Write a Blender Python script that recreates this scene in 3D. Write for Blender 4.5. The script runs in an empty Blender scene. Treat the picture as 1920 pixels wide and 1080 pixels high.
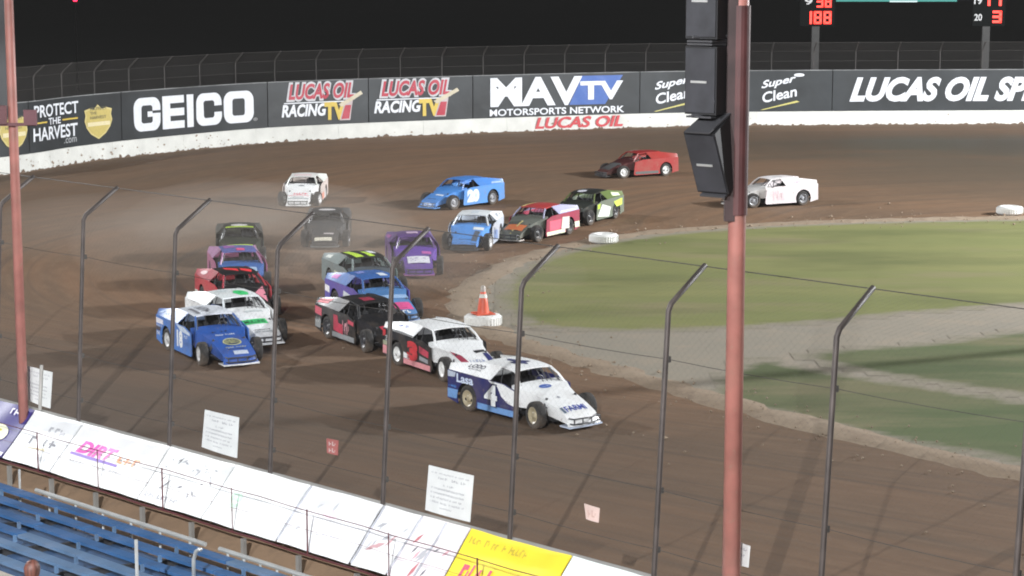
import bpy, bmesh, math, random
from mathutils import Vector, Matrix
R = math.radians
random.seed(7)
scene = bpy.context.scene
COL = scene.collection

# ------------------------------------------------------------------ camera
CAM_Z = 12.0
FPX = 4000.0                       # focal length in photograph pixels
PITCH = math.atan(625.0 / FPX)
cam_data = bpy.data.cameras.new('camera')
cam_data.sensor_width = 36.0
cam_data.lens = FPX / 1920 * 36.0
cam_data.clip_end = 2000
cam = bpy.data.objects.new('camera', cam_data)
COL.objects.link(cam)
cam.location = (0, 0, CAM_Z)
cam.rotation_euler = (math.pi / 2 - PITCH, 0, 0)
scene.camera = cam

# ------------------------------------------------------------------ night sky
world = bpy.data.worlds.new('World')
scene.world = world
world.use_nodes = True
bg = world.node_tree.nodes['Background']
bg.inputs[0].default_value = (0.90, 0.93, 1.0, 1)
bg.inputs[1].default_value = 0.012

# ------------------------------------------------------------------ exposure
scene.render.engine = 'CYCLES'
scene.cycles.use_denoising = True
scene.cycles.max_bounces = 5
scene.cycles.filter_width = 1.9
scene.view_settings.view_transform = 'Standard'
scene.view_settings.look = 'None'
scene.view_settings.exposure = 0.0
scene.view_settings.gamma = 1.0
FLOOD = 1.85                       # overall strength of the track floodlights

# ------------------------------------------------------------------ helpers
def ray(px, py):
    u = (px - 960) / FPX
    v = (540 - py) / FPX
    c, s = math.cos(PITCH), math.sin(PITCH)
    return Vector((u, c + v * s, -s + v * c))

def gp(px, py, z=0.0):             # a point of the photograph on the level plane z
    d = ray(px, py)
    t = (z - CAM_Z) / d.z
    return Vector((0, 0, CAM_Z)) + d * t

def on_plane(px, py, p0, n):
    d = ray(px, py)
    o = Vector((0, 0, CAM_Z))
    t = (p0 - o).dot(n) / d.dot(n)
    return o + d * t

class MB:
    def __init__(s):
        s.v = []; s.f = []
    def add(s, vs, fs):
        k = len(s.v)
        s.v += [tuple(v) for v in vs]
        s.f += [tuple(i + k for i in f) for f in fs]
        return s
    def box(s, c, size, rz=0.0, M=None):
        x, y, z = [a / 2 for a in size]
        vs = [Vector((i * x, j * y, k * z)) for i in (-1, 1) for j in (-1, 1) for k in (-1, 1)]
        m = M if M is not None else Matrix.Rotation(rz, 3, 'Z')
        vs = [m @ v + Vector(c) for v in vs]
        return s.add(vs, [(0, 1, 3, 2), (4, 6, 7, 5), (0, 4, 5, 1), (2, 3, 7, 6), (0, 2, 6, 4), (1, 5, 7, 3)])
    def tube(s, p, q, r, n=8, r2=None):
        return s.path([p, q], r, n, r2)
    def path(s, pts, r, n=8, r2=None):
        pts = [Vector(p) for p in pts]
        rings = []
        for i, p in enumerate(pts):
            if i == 0: d = pts[1] - pts[0]
            elif i == len(pts) - 1: d = pts[-1] - pts[-2]
            else: d = (pts[i + 1] - p).normalized() + (p - pts[i - 1]).normalized()
            d.normalize()
            a = d.cross(Vector((0, 0, 1)))
            if a.length < 1e-3: a = d.cross(Vector((0, 1, 0)))
            a.normalize(); b = d.cross(a)
            rr = r if r2 is None else r + (r2 - r) * i / (len(pts) - 1)
            rings.append([p + (a * math.cos(2 * math.pi * k / n) + b * math.sin(2 * math.pi * k / n)) * rr for k in range(n)])
        vs = [v for g in rings for v in g]
        fs = []
        for i in range(len(pts) - 1):
            for k in range(n):
                fs.append((i * n + k, i * n + (k + 1) % n, (i + 1) * n + (k + 1) % n, (i + 1) * n + k))
        fs.append(tuple(range(n))[::-1]); fs.append(tuple(range((len(pts) - 1) * n, len(pts) * n)))
        return s.add(vs, fs)
    def plate(s, poly, off):        # a flat outline with thickness
        poly = [Vector(p) for p in poly]; off = Vector(off); n = len(poly)
        vs = poly + [p + off for p in poly]
        fs = [tuple(range(n))[::-1], tuple(range(n, 2 * n))]
        for i in range(n):
            j = (i + 1) % n
            fs.append((i, j, n + j, n + i))
        return s.add(vs, fs)
    def lathe(s, prof, n=24, axis='Z', c=(0, 0, 0)):
        vs = []; fs = []
        m = len(prof)
        for k in range(n):
            a = 2 * math.pi * k / n
            for (r, h) in prof:
                if axis == 'Z': v = (r * math.cos(a), r * math.sin(a), h)
                else: v = (r * math.cos(a), h, r * math.sin(a))
                vs.append(Vector(v) + Vector(c))
        for k in range(n):
            for i in range(m - 1):
                a, b = k * m + i, ((k + 1) % n) * m + i
                fs.append((a, b, b + 1, a + 1))
        return s.add(vs, fs)
    def grid(s, fn, nu, nv):
        vs = [fn(i / nu, j / nv) for i in range(nu + 1) for j in range(nv + 1)]
        fs = [(i * (nv + 1) + j, (i + 1) * (nv + 1) + j, (i + 1) * (nv + 1) + j + 1, i * (nv + 1) + j + 1)
              for i in range(nu) for j in range(nv)]
        return s.add(vs, fs)
    def mesh(s, name, smooth=False):
        me = bpy.data.meshes.new(name)
        me.from_pydata(s.v, [], s.f)
        bm = bmesh.new(); bm.from_mesh(me)
        bmesh.ops.recalc_face_normals(bm, faces=bm.faces)
        bm.to_mesh(me); bm.free()
        if smooth:
            for p in me.polygons: p.use_smooth = True
        me.update()
        return me

def link(name, me, m, parent=None, loc=None):
    o = bpy.data.objects.new(name, me)
    COL.objects.link(o)
    if m is not None and me is not None and len(me.materials) == 0:
        me.materials.append(m)
    if parent is not None: o.parent = parent
    if loc is not None: o.location = loc
    return o

def obj(name, mb, m, parent=None, smooth=False, loc=None):
    return link(name, mb.mesh(name, smooth), m, parent, loc)

def shared(name, me, m, parent=None, loc=None, rot=None):   # shares mesh data, own material
    o = link(name, me, None, parent, loc)
    if len(me.materials) == 0: me.materials.append(m)
    if me.materials[0] is not m:
        o.material_slots[0].link = 'OBJECT'
        o.material_slots[0].material = m
    if rot is not None: o.rotation_euler = rot
    return o

def empty(name, loc, rz=0.0):
    o = bpy.data.objects.new(name, None)
    COL.objects.link(o)
    o.location = loc; o.rotation_euler = (0, 0, rz)
    o.empty_display_size = 0.2
    return o

def tag(o, label=None, cat=None, group=None, kind=None):
    if label: o['label'] = label
    if cat: o['category'] = cat
    if group: o['group'] = group
    if kind: o['kind'] = kind
    return o

# ------------------------------------------------------------------ materials
def pm(name, col, rough=0.55, metal=0.0, var=0.12, scale=3.0, spec=0.5, dirt=0.0, bump=0.0, bscale=40.0, stretch=None):
    m = bpy.data.materials.new(name); m.use_nodes = True
    nt = m.node_tree; N = nt.nodes; L = nt.links
    b = N['Principled BSDF']
    b.inputs['Roughness'].default_value = rough
    b.inputs['Metallic'].default_value = metal
    b.inputs['Specular IOR Level'].default_value = spec
    tc = N.new('ShaderNodeTexCoord')
    src = tc.outputs['Object']
    if stretch:
        mp = N.new('ShaderNodeMapping'); mp.inputs['Scale'].default_value = stretch
        L.new(src, mp.inputs[0]); src = mp.outputs[0]
    n = N.new('ShaderNodeTexNoise'); n.inputs['Scale'].default_value = scale; n.inputs['Detail'].default_value = 6
    L.new(src, n.inputs['Vector'])
    r = N.new('ShaderNodeValToRGB')
    r.color_ramp.elements[0].position = 0.3; r.color_ramp.elements[1].position = 0.7
    lo = [c * (1 - var) for c in col]; hi = [min(1, c * (1 + var)) for c in col]
    r.color_ramp.elements[0].color = (*lo, 1); r.color_ramp.elements[1].color = (*hi, 1)
    L.new(n.outputs['Fac'], r.inputs[0])
    out = r.outputs[0]
    if dirt > 0:
        n2 = N.new('ShaderNodeTexNoise'); n2.inputs['Scale'].default_value = 1.5; n2.inputs['Detail'].default_value = 4
        n2.inputs['Roughness'].default_value = 0.55
        L.new(src, n2.inputs['Vector'])
        mr = N.new('ShaderNodeMapRange')
        mr.inputs[1].default_value = 0.48; mr.inputs[2].default_value = 0.75
        mr.inputs[3].default_value = 0.0; mr.inputs[4].default_value = dirt
        L.new(n2.outputs['Fac'], mr.inputs[0])
        mx = N.new('ShaderNodeMix'); mx.data_type = 'RGBA'
        L.new(mr.outputs[0], mx.inputs[0]); L.new(out, mx.inputs[6])
        mx.inputs[7].default_value = (0.20, 0.15, 0.11, 1)
        out = mx.outputs[2]
        if dirt >= .28:            # flecks of thrown mud
            n4 = N.new('ShaderNodeTexNoise'); n4.inputs['Scale'].default_value = 9.0; n4.inputs['Detail'].default_value = 3
            L.new(src, n4.inputs['Vector'])
            m4 = N.new('ShaderNodeMapRange'); m4.inputs[1].default_value = .62; m4.inputs[2].default_value = .74; m4.inputs[4].default_value = .40
            L.new(n4.outputs['Fac'], m4.inputs[0])
            x4 = N.new('ShaderNodeMix'); x4.data_type = 'RGBA'
            L.new(m4.outputs[0], x4.inputs[0]); L.new(out, x4.inputs[6]); x4.inputs[7].default_value = (.27, .20, .145, 1)
            out = x4.outputs[2]
    L.new(out, b.inputs['Base Color'])
    if bump > 0:
        n3 = N.new('ShaderNodeTexNoise'); n3.inputs['Scale'].default_value = bscale; n3.inputs['Detail'].default_value = 5
        L.new(src, n3.inputs['Vector'])
        bp = N.new('ShaderNodeBump'); bp.inputs['Strength'].default_value = bump; bp.inputs['Distance'].default_value = 0.05
        L.new(n3.outputs['Fac'], bp.inputs['Height']); L.new(bp.outputs[0], b.inputs['Normal'])
    return m

def em(name, col, strength):
    m = bpy.data.materials.new(name); m.use_nodes = True
    b = m.node_tree.nodes['Principled BSDF']
    b.inputs['Base Color'].default_value = (*[c * .3 for c in col], 1)
    b.inputs['Emission Color'].default_value = (*col, 1)
    b.inputs['Emission Strength'].default_value = strength
    return m

_paint = {}
def paint(col, dirt=0.35):          # car paint of a given colour, with dried mud spatter
    k = (col, dirt)
    if k not in _paint:
        _paint[k] = pm('car_paint', col, rough=0.36, var=0.05, dirt=dirt)
    return _paint[k]
_vinyl = {}
def vinyl(col):                     # lettering and decals
    if col not in _vinyl:
        _vinyl[col] = pm('vinyl', col, rough=0.5, var=0.06, scale=6)
    return _vinyl[col]

WHITE = (0.86, 0.87, 0.87); BLACK = (0.018, 0.018, 0.02); RED = (0.62, 0.04, 0.05); BLUE = (0.03, 0.10, 0.42)
LBLUE = (0.10, 0.30, 0.72); NAVY = (0.025, 0.03, 0.14); PINK = (0.75, 0.12, 0.25); LIME = (0.55, 0.80, 0.08)
PURPLE = (0.13, 0.06, 0.34); GREEN = (0.05, 0.55, 0.18); ORANGE = (0.80, 0.22, 0.08); YELLOW = (0.80, 0.62, 0.06)
GREY = (0.30, 0.31, 0.33); DGREY = (0.06, 0.06, 0.065); SILVER = (0.5, 0.5, 0.5); TAN = (0.42, 0.36, 0.24)

M_rubber = pm('tyre_rubber', (0.028, 0.026, 0.025), rough=0.85, dirt=0.8, var=0.2, scale=9)
M_inter = pm('dark_interior', (0.016, 0.016, 0.018), rough=0.7)
M_cage = pm('roll_cage_steel', (0.05, 0.05, 0.055), rough=0.5)
M_post = pm('weathered_fence_steel', (0.068, 0.055, 0.050), rough=0.6, var=0.35, scale=2.2, metal=0.2)
M_wire = pm('galvanised_wire', (0.115, 0.105, 0.10), rough=0.55, metal=0.3)
M_cable = pm('steel_cable', (0.06, 0.055, 0.05), rough=0.6)
M_redpole = pm('salmon_red_paint', (0.34, 0.135, 0.112), rough=0.55, var=0.25, scale=1.6, dirt=0.35)
M_redpipe = pm('oxide_red_pipe', (0.10, 0.025, 0.03), rough=0.5)
M_conc = pm('whitewashed_concrete', (0.64, 0.64, 0.60), rough=0.8, var=0.10, scale=0.9, bump=0.25, bscale=6)
M_concg = pm('grey_concrete', (0.33, 0.32, 0.30), rough=0.85, var=0.15, scale=1.5, bump=0.3, bscale=8)
M_bann = pm('charcoal_banner', (0.021, 0.025, 0.028), rough=0.5, var=0.4, scale=0.35, bump=0.6, bscale=0.7)
M_mud = pm('mud_splash', (0.15, 0.105, 0.075), rough=0.9)
M_spk = pm('speaker_cabinet', (0.012, 0.012, 0.014), rough=0.6, var=0.2)
M_spkf = pm('speaker_grille', (0.030, 0.031, 0.037), rough=0.6, var=0.3)
M_alum = pm('aluminium', (0.52, 0.53, 0.52), rough=0.4, metal=0.5, var=0.12)
M_seat = pm('blue_bench_plank', (0.032, 0.095, 0.22), rough=0.45, var=0.22, scale=1.4, dirt=0.15)
M_seat2 = pm('faded_blue_bench_plank', (0.085, 0.15, 0.25), rough=0.5, var=0.22, scale=1.4, dirt=0.2)
M_foot = pm('footboard', (0.025, 0.06, 0.13), rough=0.6, var=0.2)
M_walk = pm('walkway_board', (0.36, 0.33, 0.28), rough=0.7, var=0.25, scale=1.0)

# ------------------------------------------------------------------ lettering
_tcache = {}
def text_mesh(body, bold=0.0, shear=0.0, space=1.0):
    k = (body, bold, shear, space)
    if k in _tcache: return _tcache[k]
    cu = bpy.data.curves.new('lettering', 'FONT')
    cu.body = body; cu.size = 1.0; cu.offset = bold; cu.shear = shear; cu.space_character = space
    cu.resolution_u = 4; cu.fill_mode = 'BOTH'
    o = bpy.data.objects.new('lettering', cu); COL.objects.link(o)
    dg = bpy.context.evaluated_depsgraph_get()
    me = bpy.data.meshes.new_from_object(o.evaluated_get(dg))
    vs = [tuple(v.co) for v in me.vertices]; fs = [tuple(p.vertices) for p in me.polygons]
    bpy.data.objects.remove(o); bpy.data.curves.remove(cu); bpy.data.meshes.remove(me)
    x0 = min(v[0] for v in vs); x1 = max(v[0] for v in vs); y0 = min(v[1] for v in vs); y1 = max(v[1] for v in vs)
    vs = [((v[0] - x0) / (x1 - x0), (v[1] - y0) / (y1 - y0)) for v in vs]
    _tcache[k] = (vs, fs)
    return _tcache[k]

def letter(parent, body, box, fn, m, bold=0.02, shear=0.0, space=1.0, name='lettering', slope=0.0):
    """body fills the box (u0, v0, u1, v1) of a surface fn(u, v)"""
    vs, fs = text_mesh(body, bold, shear, space)
    u0, v0, u1, v1 = box
    mb = MB()
    mb.v = [tuple(fn(u0 + (u1 - u0) * a, v0 + (v1 - v0) * b + slope * a)) for a, b in vs]
    mb.f = fs
    me = bpy.data.meshes.new(name); me.from_pydata(mb.v, [], mb.f); me.update()
    return link(name, me, m, parent)

def shape(parent, pts, fn, m, name='decal', cuts=None):
    if cuts is None: cuts = 5 if fn in WALLFNS else 1
    return _shape(parent, pts, fn, m, name, cuts)
WALLFNS = []

def _shape(parent, pts, fn, m, name, cuts):
    """a flat cut-out (u, v) polygon laid on a surface fn(u, v)"""
    bm = bmesh.new()
    vs = [bm.verts.new((p[0], p[1], 0)) for p in pts]
    bm.faces.new(vs)
    bmesh.ops.triangulate(bm, faces=bm.faces)
    if cuts > 1:
        bmesh.ops.subdivide_edges(bm, edges=bm.edges, cuts=cuts, use_grid_fill=True)
    for v in bm.verts: v.co = Vector(fn(v.co.x, v.co.y))
    me = bpy.data.meshes.new(name); bm.to_mesh(me); bm.free()
    return link(name, me, m, parent)

def scrawl(parent, box, fn, m, n=6, seed=1, name='lettering'):
    """print too small to read in the photograph: a row of uneven strokes"""
    rnd = random.Random(seed * 31 + n); u0, v0, u1, v1 = box; w = (u1 - u0) / n; h = v1 - v0
    vs = []; fs = []
    def q(a, b, c, d):
        k = len(vs); vs.extend([tuple(fn(*p)) for p in (a, b, c, d)]); fs.append((k, k + 1, k + 2, k + 3))
    for i in range(n):
        x = u0 + w * (i + rnd.uniform(.02, .15)); t = w * rnd.uniform(.22, .34); ww = w * rnd.uniform(.6, .85)
        if rnd.random() < .12: continue
        lo = v0 + h * rnd.uniform(0, .12); hi = v1 - h * rnd.uniform(0, .25)
        q((x, lo), (x + t, lo), (x + t, hi), (x, hi))
        if rnd.random() < .75: y = rnd.choice((lo, hi - h * .22, (lo + hi) / 2 - h * .1)); q((x + t, y), (x + ww, y), (x + ww, y + h * .22), (x + t, y + h * .22))
        if rnd.random() < .6: q((x + ww - t, lo), (x + ww, lo), (x + ww, hi), (x + ww - t, hi)) if False else q((x + ww, lo + h * .24), (x + ww + t * .6, lo + h * .24), (x + ww + t * .6, hi - h * .24), (x + ww, hi - h * .24))
    me = bpy.data.meshes.new(name); me.from_pydata(vs, [], fs); me.update()
    return link(name, me, m, parent)

def rect(u0, v0, u1, v1, k=0.0):
    return [(u0, v0), (u1, v0), (u1 + k, v1), (u0 + k, v1)]

def oval(cu, cv, ru, rv, n=20):
    return [(cu + ru * math.cos(2 * math.pi * i / n), cv + rv * math.sin(2 * math.pi * i / n)) for i in range(n)]

# ------------------------------------------------------------------ ground plan
WTOP = 1.6
F0 = gp(147, 788, WTOP); F5 = gp(1226, 1080.8, WTOP)
FE = (F5 - F0) / 5.0                       # one bay of the near catch fence
BAY = FE.length
FDIR = FE.normalized()                     # along the front stretch, towards the right
FIN = Vector((-FDIR.y, FDIR.x, 0))         # across, towards the track
def fence(t, off=0.0, z=0.0):
    p = F0 + FDIR * t + FIN * off
    return Vector((p.x, p.y, z))

def catmull(pts, n=12):
    P = [pts[0] * 2 - pts[1]] + list(pts) + [pts[-1] * 2 - pts[-2]]
    out = []
    for i in range(1, len(P) - 2):
        for k in range(n):
            t = k / n
            a, b, c, d = P[i - 1], P[i], P[i + 1], P[i + 2]
            out.append(0.5 * ((2 * b) + (c - a) * t + (2 * a - 5 * b + 4 * c - d) * t * t + (3 * b - a - 3 * c + d) * t ** 3))
    out.append(P[-2].copy())
    return out

def resample(pl, n):
    L = [0.0]
    for a, b in zip(pl, pl[1:]): L.append(L[-1] + (b - a).length)
    out = []; j = 0
    for i in range(n):
        s = L[-1] * i / (n - 1)
        while j < len(L) - 2 and L[j + 1] < s: j += 1
        t = (s - L[j]) / max(1e-9, L[j + 1] - L[j])
        out.append(pl[j].lerp(pl[j + 1], t))
    return out

far_px = [(0, 330), (160, 305), (330, 285), (533, 267), (853, 252), (1240, 239), (1560, 235), (1920, 233)]
far_pts = [gp(*p) for p in far_px]
tan_r = (far_pts[-1] - far_pts[-2]).normalized()
left_pts = [fence(-22), Vector((-37.5, 74, 0)), Vector((-41, 90, 0)), Vector((-37, 105, 0))]
FARLINE = catmull(left_pts + far_pts + [far_pts[-1] + tan_r * 25 + Vector((0, -.5, 0)), far_pts[-1] + tan_r * 55 + Vector((0, -4, 0))], 14)
NEARLINE = [fence(t) for t in (48, 30, 10, -10)]
OUTER = resample(NEARLINE + FARLINE, 260)

in_px = [(1920, 893), (1700, 842), (1395, 765), (1150, 695), (1010, 655), (930, 626), (872, 596), (868, 560), (905, 522),
         (975, 487), (1060, 462), (1180, 441), (1320, 428), (1500, 418), (1700, 412), (1920, 408)]
in_pts = [gp(*p) for p in in_px]
a0 = (in_pts[0] - in_pts[1]).normalized(); a1 = (in_pts[-1] - in_pts[-2]).normalized()
in_pts = [in_pts[0] + a0 * 22, in_pts[0] + a0 * 10] + in_pts + [in_pts[-1] + a1 * 25, in_pts[-1] + a1 * 55]
INNER_RAW = catmull(in_pts, 10)
INNER = resample(INNER_RAW, 260)

# ---- dirt material that follows the racing line
def dirt_material(ufar):
    m = bpy.data.materials.new('raked_clay'); m.use_nodes = True
    nt = m.node_tree; N = nt.nodes; L = nt.links; b = N['Principled BSDF']
    b.inputs['Roughness'].default_value = 0.78
    b.inputs['Specular IOR Level'].default_value = 0.25
    uv = N.new('ShaderNodeUVMap'); uv.uv_map = 'lane'
    def noise(sc, scale, detail=6, rough=0.6):
        mp = N.new('ShaderNodeMapping'); mp.inputs['Scale'].default_value = sc
        L.new(uv.outputs[0], mp.inputs[0])
        n = N.new('ShaderNodeTexNoise'); n.inputs['Scale'].default_value = scale
        n.inputs['Detail'].default_value = detail; n.inputs['Roughness'].default_value = rough
        L.new(mp.outputs[0], n.inputs['Vector']); return n.outputs['Fac']
    def mix(f, a, c2):
        x = N.new('ShaderNodeMix'); x.data_type = 'RGBA'
        L.new(f, x.inputs[0])
        for s, i in ((a, 6), (c2, 7)):
            if isinstance(s, tuple): x.inputs[i].default_value = (*s, 1)
            else: L.new(s, x.inputs[i])
        return x.outputs[2]
    def rng(s, a, c, lo=0.0, hi=1.0):
        r = N.new('ShaderNodeMapRange'); r.inputs[1].default_value = a; r.inputs[2].default_value = c
        r.inputs[3].default_value = lo; r.inputs[4].default_value = hi
        L.new(s, r.inputs[0]); return r.outputs[0]
    sep = N.new('ShaderNodeSeparateXYZ'); L.new(uv.outputs[0], sep.inputs[0])
    streak = noise((0.025, 0.55, 1), 1.0, 8, 0.65)
    patch = noise((0.06, 0.09, 1), 1.0, 4)
    fine = noise((0.5, 1.6, 1), 1.3, 8, 0.7)
    c = mix(rng(patch, 0.38, 0.62), (0.192, 0.109, 0.061), (0.152, 0.093, 0.055))
    c = mix(rng(streak, 0.40, 0.66, 0, 0.75), c, (0.123, 0.082, 0.052))
    c = mix(rng(fine, 0.46, 0.75, 0, 0.45), c, (0.260, 0.167, 0.103))
    # darker, greyer band beside the outer wall of the front stretch
    bm_ = N.new('ShaderNodeMath'); bm_.operation = 'MULTIPLY'
    L.new(rng(sep.outputs['Y'], 5.0, 24.0, 1, 0), bm_.inputs[0]); L.new(rng(sep.outputs['X'], 75, 120, 0.85, 0.0), bm_.inputs[1])
    bm2 = N.new('ShaderNodeMath'); bm2.operation = 'MULTIPLY'
    L.new(bm_.outputs[0], bm2.inputs[0]); L.new(rng(sep.outputs['X'], 24, 46, .25, 1), bm2.inputs[1])
    c = mix(bm2.outputs[0], c, (0.071, 0.055, 0.043))
    # moist, packed band through the middle of the far turn
    m2 = N.new('ShaderNodeMath'); m2.operation = 'MULTIPLY'
    L.new(rng(sep.outputs['X'], ufar - 12, ufar + 14, 0, 0.95), m2.inputs[0]); L.new(rng(sep.outputs['Y'], 4.0, 13.0, 0, 1), m2.inputs[1])
    m3 = N.new('ShaderNodeMath'); m3.operation = 'MULTIPLY'
    L.new(m2.outputs[0], m3.inputs[0]); L.new(rng(patch, 0.30, 0.55, .55, 1), m3.inputs[1])
    c = mix(m3.outputs[0], c, (0.075, 0.065, 0.048))
    L.new(rng(m3.outputs[0], 0, 1, .8, .5), b.inputs['Roughness'])
    # narrow dark tyre grooves
    gr = noise((0.010, 1.5, 1), 1.0, 5, 0.6)
    c = mix(rng(gr, 0.54, 0.66, 0, .55), c, (0.088, 0.063, 0.045))
    L.new(c, b.inputs['Base Color'])
    bp = N.new('ShaderNodeBump'); bp.inputs['Strength'].default_value = 0.45; bp.inputs['Distance'].default_value = 0.06
    ad = N.new('ShaderNodeMath'); ad.operation = 'ADD'
    L.new(streak, ad.inputs[0]); L.new(fine, ad.inputs[1]); L.new(ad.outputs[0], bp.inputs['Height'])
    L.new(bp.outputs[0], b.inputs['Normal'])
    return m

def ground_mat(name, c1, c2, c3, s1=0.12, s2=1.2, bump=0.3):
    m = bpy.data.materials.new(name); m.use_nodes = True
    nt = m.node_tree; N = nt.nodes; L = nt.links; b = N['Principled BSDF']
    b.inputs['Roughness'].default_value = 0.9; b.inputs['Specular IOR Level'].default_value = 0.15
    tc = N.new('ShaderNodeTexCoord')
    def noise(scale, d=7):
        n = N.new('ShaderNodeTexNoise'); n.inputs['Scale'].default_value = scale; n.inputs['Detail'].default_value = d
        n.inputs['Roughness'].default_value = 0.65
        L.new(tc.outputs['Object'], n.inputs['Vector']); return n.outputs['Fac']
    def ramp(s, a, c):
        r = N.new('ShaderNodeMapRange'); r.inputs[1].default_value = a; r.inputs[2].default_value = c; L.new(s, r.inputs[0]); return r.outputs[0]
    def mix(f, a, c):
        x = N.new('ShaderNodeMix'); x.data_type = 'RGBA'; L.new(f, x.inputs[0])
        for s, i in ((a, 6), (c, 7)):
            if isinstance(s, tuple): x.inputs[i].default_value = (*s, 1)
            else: L.new(s, x.inputs[i])
        return x.outputs[2]
    n2 = noise(s2)
    c = mix(ramp(noise(s1), 0.38, 0.62), c1, c2)
    c = mix(ramp(n2, 0.5, 0.72), c, c3)
    L.new(c, b.inputs['Base Color'])
    bp = N.new('ShaderNodeBump'); bp.inputs['Strength'].default_value = bump; bp.inputs['Distance'].default_value = 0.08
    L.new(n2, bp.inputs['Height']); L.new(bp.outputs[0], b.inputs['Normal'])
    return m
M_land = ground_mat('dark_field', (0.027, 0.027, 0.025), (0.030, 0.029, 0.026), (0.024, 0.025, 0.022), 0.02, 0.2)
M_apron = ground_mat('dusty_concrete', (0.275, 0.242, 0.192), (0.245, 0.222, 0.180), (0.30, 0.252, 0.194), 0.15, 0.9, 0.2)
def grass_mat(name, c1, c2, c3, band):
    m = bpy.data.materials.new(name); m.use_nodes = True
    nt = m.node_tree; N = nt.nodes; L = nt.links; b = N['Principled BSDF']
    b.inputs['Roughness'].default_value = 0.9; b.inputs['Specular IOR Level'].default_value = 0.1
    tc = N.new('ShaderNodeTexCoord')
    def noise(sc, d=6):
        mp = N.new('ShaderNodeMapping'); mp.inputs['Scale'].default_value = sc; mp.inputs['Rotation'].default_value = (0, 0, .12)
        L.new(tc.outputs['Object'], mp.inputs[0])
        n = N.new('ShaderNodeTexNoise'); n.inputs['Scale'].default_value = 1.0; n.inputs['Detail'].default_value = d; n.inputs['Roughness'].default_value = .6
        L.new(mp.outputs[0], n.inputs['Vector']); return n.outputs['Fac']
    def mix(f, lo, hi, a, c, top=1.0):
        r = N.new('ShaderNodeMapRange'); r.inputs[1].default_value = lo; r.inputs[2].default_value = hi; r.inputs[4].default_value = top; L.new(f, r.inputs[0])
        x = N.new('ShaderNodeMix'); x.data_type = 'RGBA'; L.new(r.outputs[0], x.inputs[0])
        for s_, i_ in ((a, 6), (c, 7)):
            if isinstance(s_, tuple): x.inputs[i_].default_value = (*s_, 1)
            else: L.new(s_, x.inputs[i_])
        return x.outputs[2]
    c = mix(noise((.05, .16, 1)), .36, .64, c1, c2)
    wv = N.new('ShaderNodeTexWave'); wv.inputs['Scale'].default_value = band; wv.inputs['Distortion'].default_value = 3.0; wv.inputs['Detail'].default_value = 3
    wv.bands_direction = 'Y'; L.new(tc.outputs['Object'], wv.inputs['Vector'])
    c = mix(wv.outputs['Fac'], .2, .8, c, c3, .35)
    c = mix(noise((.5, 1.4, 1), 8), .52, .75, c, tuple(v * .8 for v in c1), .5)
    c = mix(noise((.12, .34, 1), 4), .54, .70, c, (.235, .195, .12), .6)
    c = mix(noise((.07, .22, 2), 5), .50, .66, c, tuple(v * .72 for v in c3), .7)
    # grass thins out to bare ground towards its edge
    at = N.new('ShaderNodeAttribute'); at.attribute_name = 'cover'
    ad = N.new('ShaderNodeMath'); ad.operation = 'ADD'
    L.new(at.outputs['Fac'], ad.inputs[0]); L.new(noise((.9, 1.8, 1), 6), ad.inputs[1])
    c = mix(ad.outputs[0], .52, 1.05, (.255, .226, .178), c)
    L.new(c, b.inputs['Base Color'])
    return m
M_grass = grass_mat('mown_grass', (0.180, 0.190, 0.076), (0.215, 0.212, 0.090), (0.160, 0.178, 0.074), .10)
M_grass2 = grass_mat('worn_grass', (0.100, 0.128, 0.060), (0.165, 0.155, 0.088), (0.095, 0.122, 0.058), .14)
M_berm = ground_mat('loose_clay', (0.27, 0.205, 0.145), (0.31, 0.245, 0.18), (0.22, 0.165, 0.12), 0.3, 2.0, 0.8)

def sheet(name, pts, z, m, kind='structure'):
    bm = bmesh.new()
    vs = [bm.verts.new((p.x, p.y, z)) for p in pts]
    bm.faces.new(vs); bmesh.ops.triangulate(bm, faces=bm.faces)
    bmesh.ops.recalc_face_normals(bm, faces=bm.faces)
    me = bpy.data.meshes.new(name); bm.to_mesh(me); bm.free()
    o = link(name, me, m); o['kind'] = kind
    return o

g = MB().grid(lambda u, v: (-700 + 1400 * u, -60 + 1000 * v, -0.012), 8, 8)
obj('ground', g, M_land)['kind'] = 'structure'

# the dirt track between the outer wall and the infield
NA = 14
mb = MB()
mb.grid(lambda u, v: OUTER[round(u * 259)].lerp(INNER[round(u * 259)], v) + Vector((0, 0, 0.0 + 0.02 * math.sin(v * math.pi))), 259, NA)
me = mb.mesh('dirt_track', True)
uvl = me.uv_layers.new(name='lane')
acc = [0.0]
for i in range(259): acc.append(acc[-1] + ((OUTER[i + 1] + INNER[i + 1]) / 2 - (OUTER[i] + INNER[i]) / 2).length)
for lp in me.loops:
    i, j = divmod(lp.vertex_index, NA + 1)
    w = (INNER[i] - OUTER[i]).length
    uvl.data[lp.index].uv = (acc[i], w * j / NA)
ufar = next(acc[i] for i in range(120, 260) if OUTER[i].y > 100 and OUTER[i].x > 6)
track = link('dirt_track', me, dirt_material(ufar)); track['kind'] = 'structure'

# walkway of dirt between the bleachers and the front wall
mb = MB().grid(lambda u, v: fence(-22 + 70 * u, -0.1 - 45 * v, 0.0), 20, 12)
M_bank = ground_mat('trampled_clay', (0.20, 0.135, 0.088), (0.23, 0.155, 0.10), (0.17, 0.118, 0.08), 0.3, 2.0)
obj('walkway_ground', mb, M_bank)['kind'] = 'structure'

# infield: dusty concrete apron, mown grass, worn grass
ap = [p.copy() for p in INNER_RAW]
sheet('infield_apron', ap + [Vector((110, 90, 0)), Vector((100, 40, 0))], 0.006, M_apron)

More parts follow.
